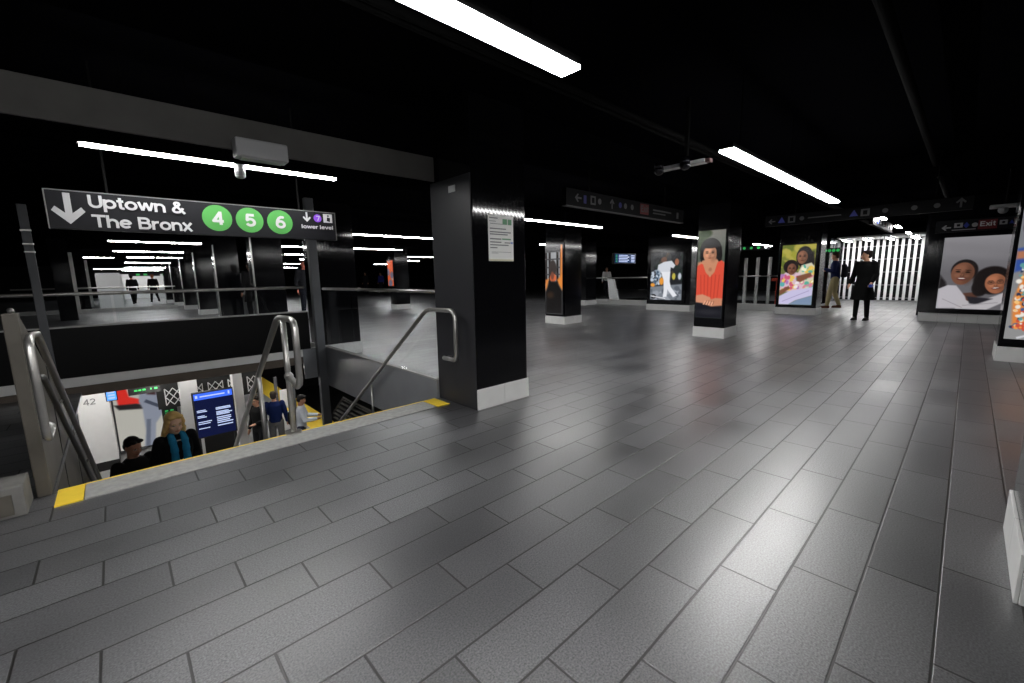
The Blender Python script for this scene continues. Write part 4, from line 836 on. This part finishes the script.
    for k in (0, 1):
        hp, kn, an = [Vector(P[n][k]) for n in ('hip', 'knee', 'ankle')]; w = .95 if female else 1.1
        cap(t, S(hp), .096*s, S(kn), .066*s*w); cap(t, S(kn), .066*s*w, S(an+Vector((0, 0, .02))), .050*s*w)
    clay('trousers', t, cloth(bottom), root, voxel, 3)
    for k in (0, 1):
        an = Vector(P['ankle'][k]); t = MB(); cap(t, S(an+Vector((0, .03, -.045))), .042*s, S(an+Vector((0, -.14, -.055))), .036*s); cap(t, S(an+Vector((0, 0, .02))), .045*s, S(an+Vector((0, 0, -.03))), .045*s)
        t.box((an.x-.04)*s, (an.x+.04)*s, (an.y-.18)*s, (an.y+.07)*s, (an.z-.09)*s, (an.z-.07)*s); clay('shoe', t, cloth(shoe, .4), root, .012, 1)
    # hair
    t = MB()
    if hairstyle != 'bald':
        def hb(c, r): eball(t, c, r)
        hb((0, .03, .055), (.083, .092, .082)); hb((0, .055, .01), (.078, .065, .085))
        for q in (1, -1): hb((.035*q, -.038, .098), (.042, .040, .020))
        if hairstyle == 'long':
            for q in (1, -1):
                for i in range(9): hb((q*(.066+.005*i+.006*math.sin(i*1.9)), -.012+.007*i, .045-.030*i), (.024, .042-.002*i, .030))
                for i in range(7): hb((q*(.048+.007*i), .045, .02-.034*i), (.034, .05, .034))
            hb((0, .075, -.06), (.075, .04, .11)); hb((0, .07, -.12), (.07, .035, .08))
        if hairstyle == 'bun': hb((.0, .06, .13), (.045, .045, .04)); hb((0, .085, 0), (.06, .04, .06))
        if hairstyle == 'fluffy':
            for q in range(12): a = q*PI/6; hb((.06*math.cos(a), .03+.06*math.sin(a), .085+.01*(q % 2)), (.034, .034, .034))
        clay('hair', t, cloth(hair, .55), root, .010, 2)
    for fn in extras: fn(root, S, H, P)
    root.location = loc; root.rotation_euler = (0, 0, rz)
    return root
D = math.radians
def bottle(root, S, H, P):
    w = Vector(P['wr'][0])+Vector((.01, -.03, -.08)); t = MB(); t.tube([S(w+Vector((0, -.09, 0))), S(w+Vector((0, .05, 0)))], .034, 14); build('blue_cup', MB_shift(t), mat('cup_blue', rgb(60, 90, 190), .4), root)
def MB_shift(t): return t
person('person standing in a black coat and boots with head turned to the left', (13.28, 1.72, 0), D(-98), 1.67, (214, 160, 130), (34, 26, 24), 'fluffy', (9, 9, 10), (8, 8, 9), (10, 10, 10), female=True, coat=.40, head_yaw=D(-62), voxel=.013,
       pose=dict(knee=[(.10, -.01, .49), (-.10, -.03, .49)], ankle=[(.12, 0, .09), (-.10, -.05, .09)], el=[(.225, .03, 1.12), (-.225, .05, 1.12)], wr=[(.19, -.15, .93), (-.28, .0, .90)]), extras=(bottle,))
def backpack(root, S, H, P):
    t = MB(); loft(t, [(0, .2*1, .98, .11, .06), (0, .22, 1.02, .15, .09), (0, .22, 1.28, .15, .085), (0, .19, 1.40, .11, .06)]); clay('backpack', t, cloth((16, 18, 26)), root, .014, 2)
def phone(root, S, H, P):
    w = Vector(P['wr'][0])+Vector((-.03, -.11, .03)); build('phone', MB().box(w.x-.035, w.x+.035, w.y-.005, w.y+.005, w.z-.06, w.z+.07), M['rubber'], root)
person('person in a navy jacket and khaki trousers walking left beside the pillar', (17.0, 2.93, 0), D(186), 1.78, (216, 158, 128), (70, 46, 34), 'short', (26, 36, 78), (176, 162, 122), (84, 46, 28), head_pitch=D(12), voxel=.014,
       pose=dict(lean=-.03, knee=[(.09, -.10, .50), (-.09, .0, .48)], ankle=[(.09, -.14, .09), (-.09, .14, .10)], el=[(.24, -.03, 1.13), (-.24, -.06, 1.13)], wr=[(.14, -.28, 1.2), (-.14, -.27, 1.15)]), extras=(backpack, phone))
person('person in dark suit standing behind the far glass right of centre of the stairwell', (4.35, 14.0, 0), D(10), 1.82, (170, 96, 76), (60, 30, 24), 'short', (14, 15, 20), (14, 16, 26), voxel=.018)
person('person in black with orange hair striding at the end of the left corridor', (1.9, 35.5, 0), D(190), 1.75, (210, 150, 120), (190, 96, 50), 'fluffy', (14, 14, 18), (16, 18, 26), voxel=.022, pose=dict(knee=[(.09, -.2, .5), (-.09, .1, .48)], ankle=[(.09, -.38, .1), (-.09, .42, .15)]))
person('person in black coat walking at the end of the left corridor, left one', (.85, 33.5, 0), D(170), 1.72, (200, 150, 120), (30, 25, 25), 'short', (14, 14, 18), (14, 14, 16), voxel=.022, pose=dict(knee=[(.09, -.18, .5), (-.09, .1, .48)], ankle=[(.09, -.3, .1), (-.09, .35, .15)]))
for i, (x, y, c, h, l) in enumerate([(13.6, 33, (200, 200, 205), 1.7, 'person in pale top among the distant crowd seen over the right glass, left one'), (15.3, 34, (30, 30, 34), 1.78, 'person in dark clothes among the distant crowd seen over the right glass'), (16.4, 33.5, (60, 62, 150), 1.74, 'person in blue jacket among the distant crowd seen over the right glass'), (20.6, 14.1, (215, 215, 215), 1.62, 'person in white top standing behind the railing under the hanging screen')]):
    person(l, (x, y, 0), D(-60), h, (190, 140, 110), (30, 24, 22), 'short', c, (30, 32, 40), voxel=.024)
# dark figures behind the far glass
person('person in long black coat standing behind the far glass below the green circles', (2.95, 14.2, 0), D(200), 1.78, (150, 110, 90), (14, 12, 12), 'short', (10, 10, 12), (10, 10, 12), coat=.3, voxel=.018)
# stairs: blonde woman and companion
def scarf(root, S, H, P):
    t = MB()
    for i in range(14):
        a = 2*PI*i/14; t.ball(S((.068*math.cos(a), .01+.066*math.sin(a), 1.435+.012*math.sin(a))), .032, 10)
    for q in (1, -1):
        pts = [(q*.06, -.07, 1.43), (q*.062, -.118, 1.36), (q*.060, -.135, 1.25), (q*.062, -.135, 1.12), (q*.068, -.13, 1.0)]
        for a, b_ in zip(pts[:-1], pts[1:]): cap(t, S(a), .034, S(b_), .042, 10)
    clay('scarf', t, cloth((38, 128, 168)), root, .008, 1)
def inner(root, S, H, P):
    t = MB(); t.box(-.035, .035, -.128, -.11, 1.0, 1.38); 
    t.v = [S(v) for v in t.v]; clay('shirt_front', t, cloth((190, 178, 168)), root, .008, 2)
person('person with long blonde hair, black jacket and teal scarf climbing the stairs', (.33, 6.30, -RISE*11), D(14), 1.60, (250, 205, 175), (230, 190, 122), 'long', (12, 12, 14), (20, 20, 24), female=True, head_pitch=D(12), voxel=.009, hs=1.12,
       pose=dict(lean=-.03, knee=[(.09, -.2, .60), (-.09, -.02, .49)], ankle=[(.09, -.2, .262), (-.09, .02, .09)], el=[(.225, .04, 1.12), (-.225, .04, 1.12)], wr=[(.2, -.1, .9), (-.2, -.1, .9)]), extras=(scarf, inner))
person('person with dark hair and black jacket looking down on the stairs behind the blonde one', (-.07, 6.68, -RISE*13), D(30), 1.66, (176, 128, 104), (14, 11, 11), 'short', (12, 12, 13), (12, 12, 14), head_pitch=D(18), voxel=.011,
       pose=dict(lean=-.03, el=[(.24, -.03, 1.12), (-.24, -.03, 1.12)], wr=[(.08, -.25, 1.2), (-.1, -.25, 1.16)]))
# platform people
person('person in black jacket standing on the platform seen through the middle handrail', (2.25, 11.7, LF), D(-60), 1.72, (190, 140, 115), (30, 24, 22), 'short', (14, 14, 16), (24, 24, 28), voxel=.014, pose=dict(wr=[(.2, -.25, 1.1), (-.25, -.05, .87)], el=[(.235, -.02, 1.11), (-.235, .03, 1.11)]))
person('person in blue jacket and white trousers on the platform beside the map board', (2.68, 11.9, LF), D(160), 1.72, (190, 140, 115), (60, 54, 50), 'short', (16, 34, 84), (120, 120, 122), voxel=.014)
def pack2(root, S, H, P):
    t = MB(); loft(t, [(0, .17, 1.0, .11, .06), (0, .19, 1.05, .14, .09), (0, .19, 1.28, .14, .085), (0, .16, 1.38, .11, .06)]); clay('backpack', t, cloth((12, 12, 14)), root, .014, 2)
person('person with black backpack holding a phone over the yellow platform edge', (3.02, 11.0, LF), D(70), 1.72, (150, 108, 86), (18, 15, 15), 'short', (196, 202, 212), (40, 44, 60), head_pitch=D(20), voxel=.012,
       pose=dict(lean=-.04, el=[(.24, -.12, 1.12), (-.24, -.12, 1.12)], wr=[(.13, -.38, 1.12), (-.13, -.36, 1.1)]), extras=(pack2, phone))

# ------------------------------------------------------------------ world, camera, view
w = bpy.data.worlds.new('World'); SC.world = w; w.use_nodes = True; w.node_tree.nodes['Background'].inputs[0].default_value = (.001, .001, .001, 1); w.node_tree.nodes['Background'].inputs[1].default_value = 0
yaw, pit, rol, f = 0.8207774647065949, -0.1531308708779138, -0.018974557878281485, 422.99400949574823
cy, sy, cp, sp, cr, sr = math.cos(yaw), math.sin(yaw), math.cos(pit), math.sin(pit), math.cos(rol), math.sin(rol)
fw = Vector((cy*cp, sy*cp, sp)); r = Vector((sy, -cy, 0)); u = r.cross(fw)
r2 = r*cr+u*sr; u2 = -r*sr+u*cr
cam = bpy.data.cameras.new('Camera'); co = bpy.data.objects.new('Camera', cam); COL.objects.link(co)
cam.sensor_width = 36; cam.sensor_fit = 'HORIZONTAL'; cam.lens = f/1024*36; cam.clip_start = .05; cam.clip_end = 200
mt = Matrix((r2, u2, -fw)).transposed().to_4x4(); mt.translation = Vector((0, 0, 1.22)); co.matrix_world = mt
SC.camera = co
SC.view_settings.view_transform = 'Standard'; SC.view_settings.look = 'None'; SC.view_settings.gamma = 1; SC.view_settings.exposure = 0; SC.view_settings.use_curve_mapping = False
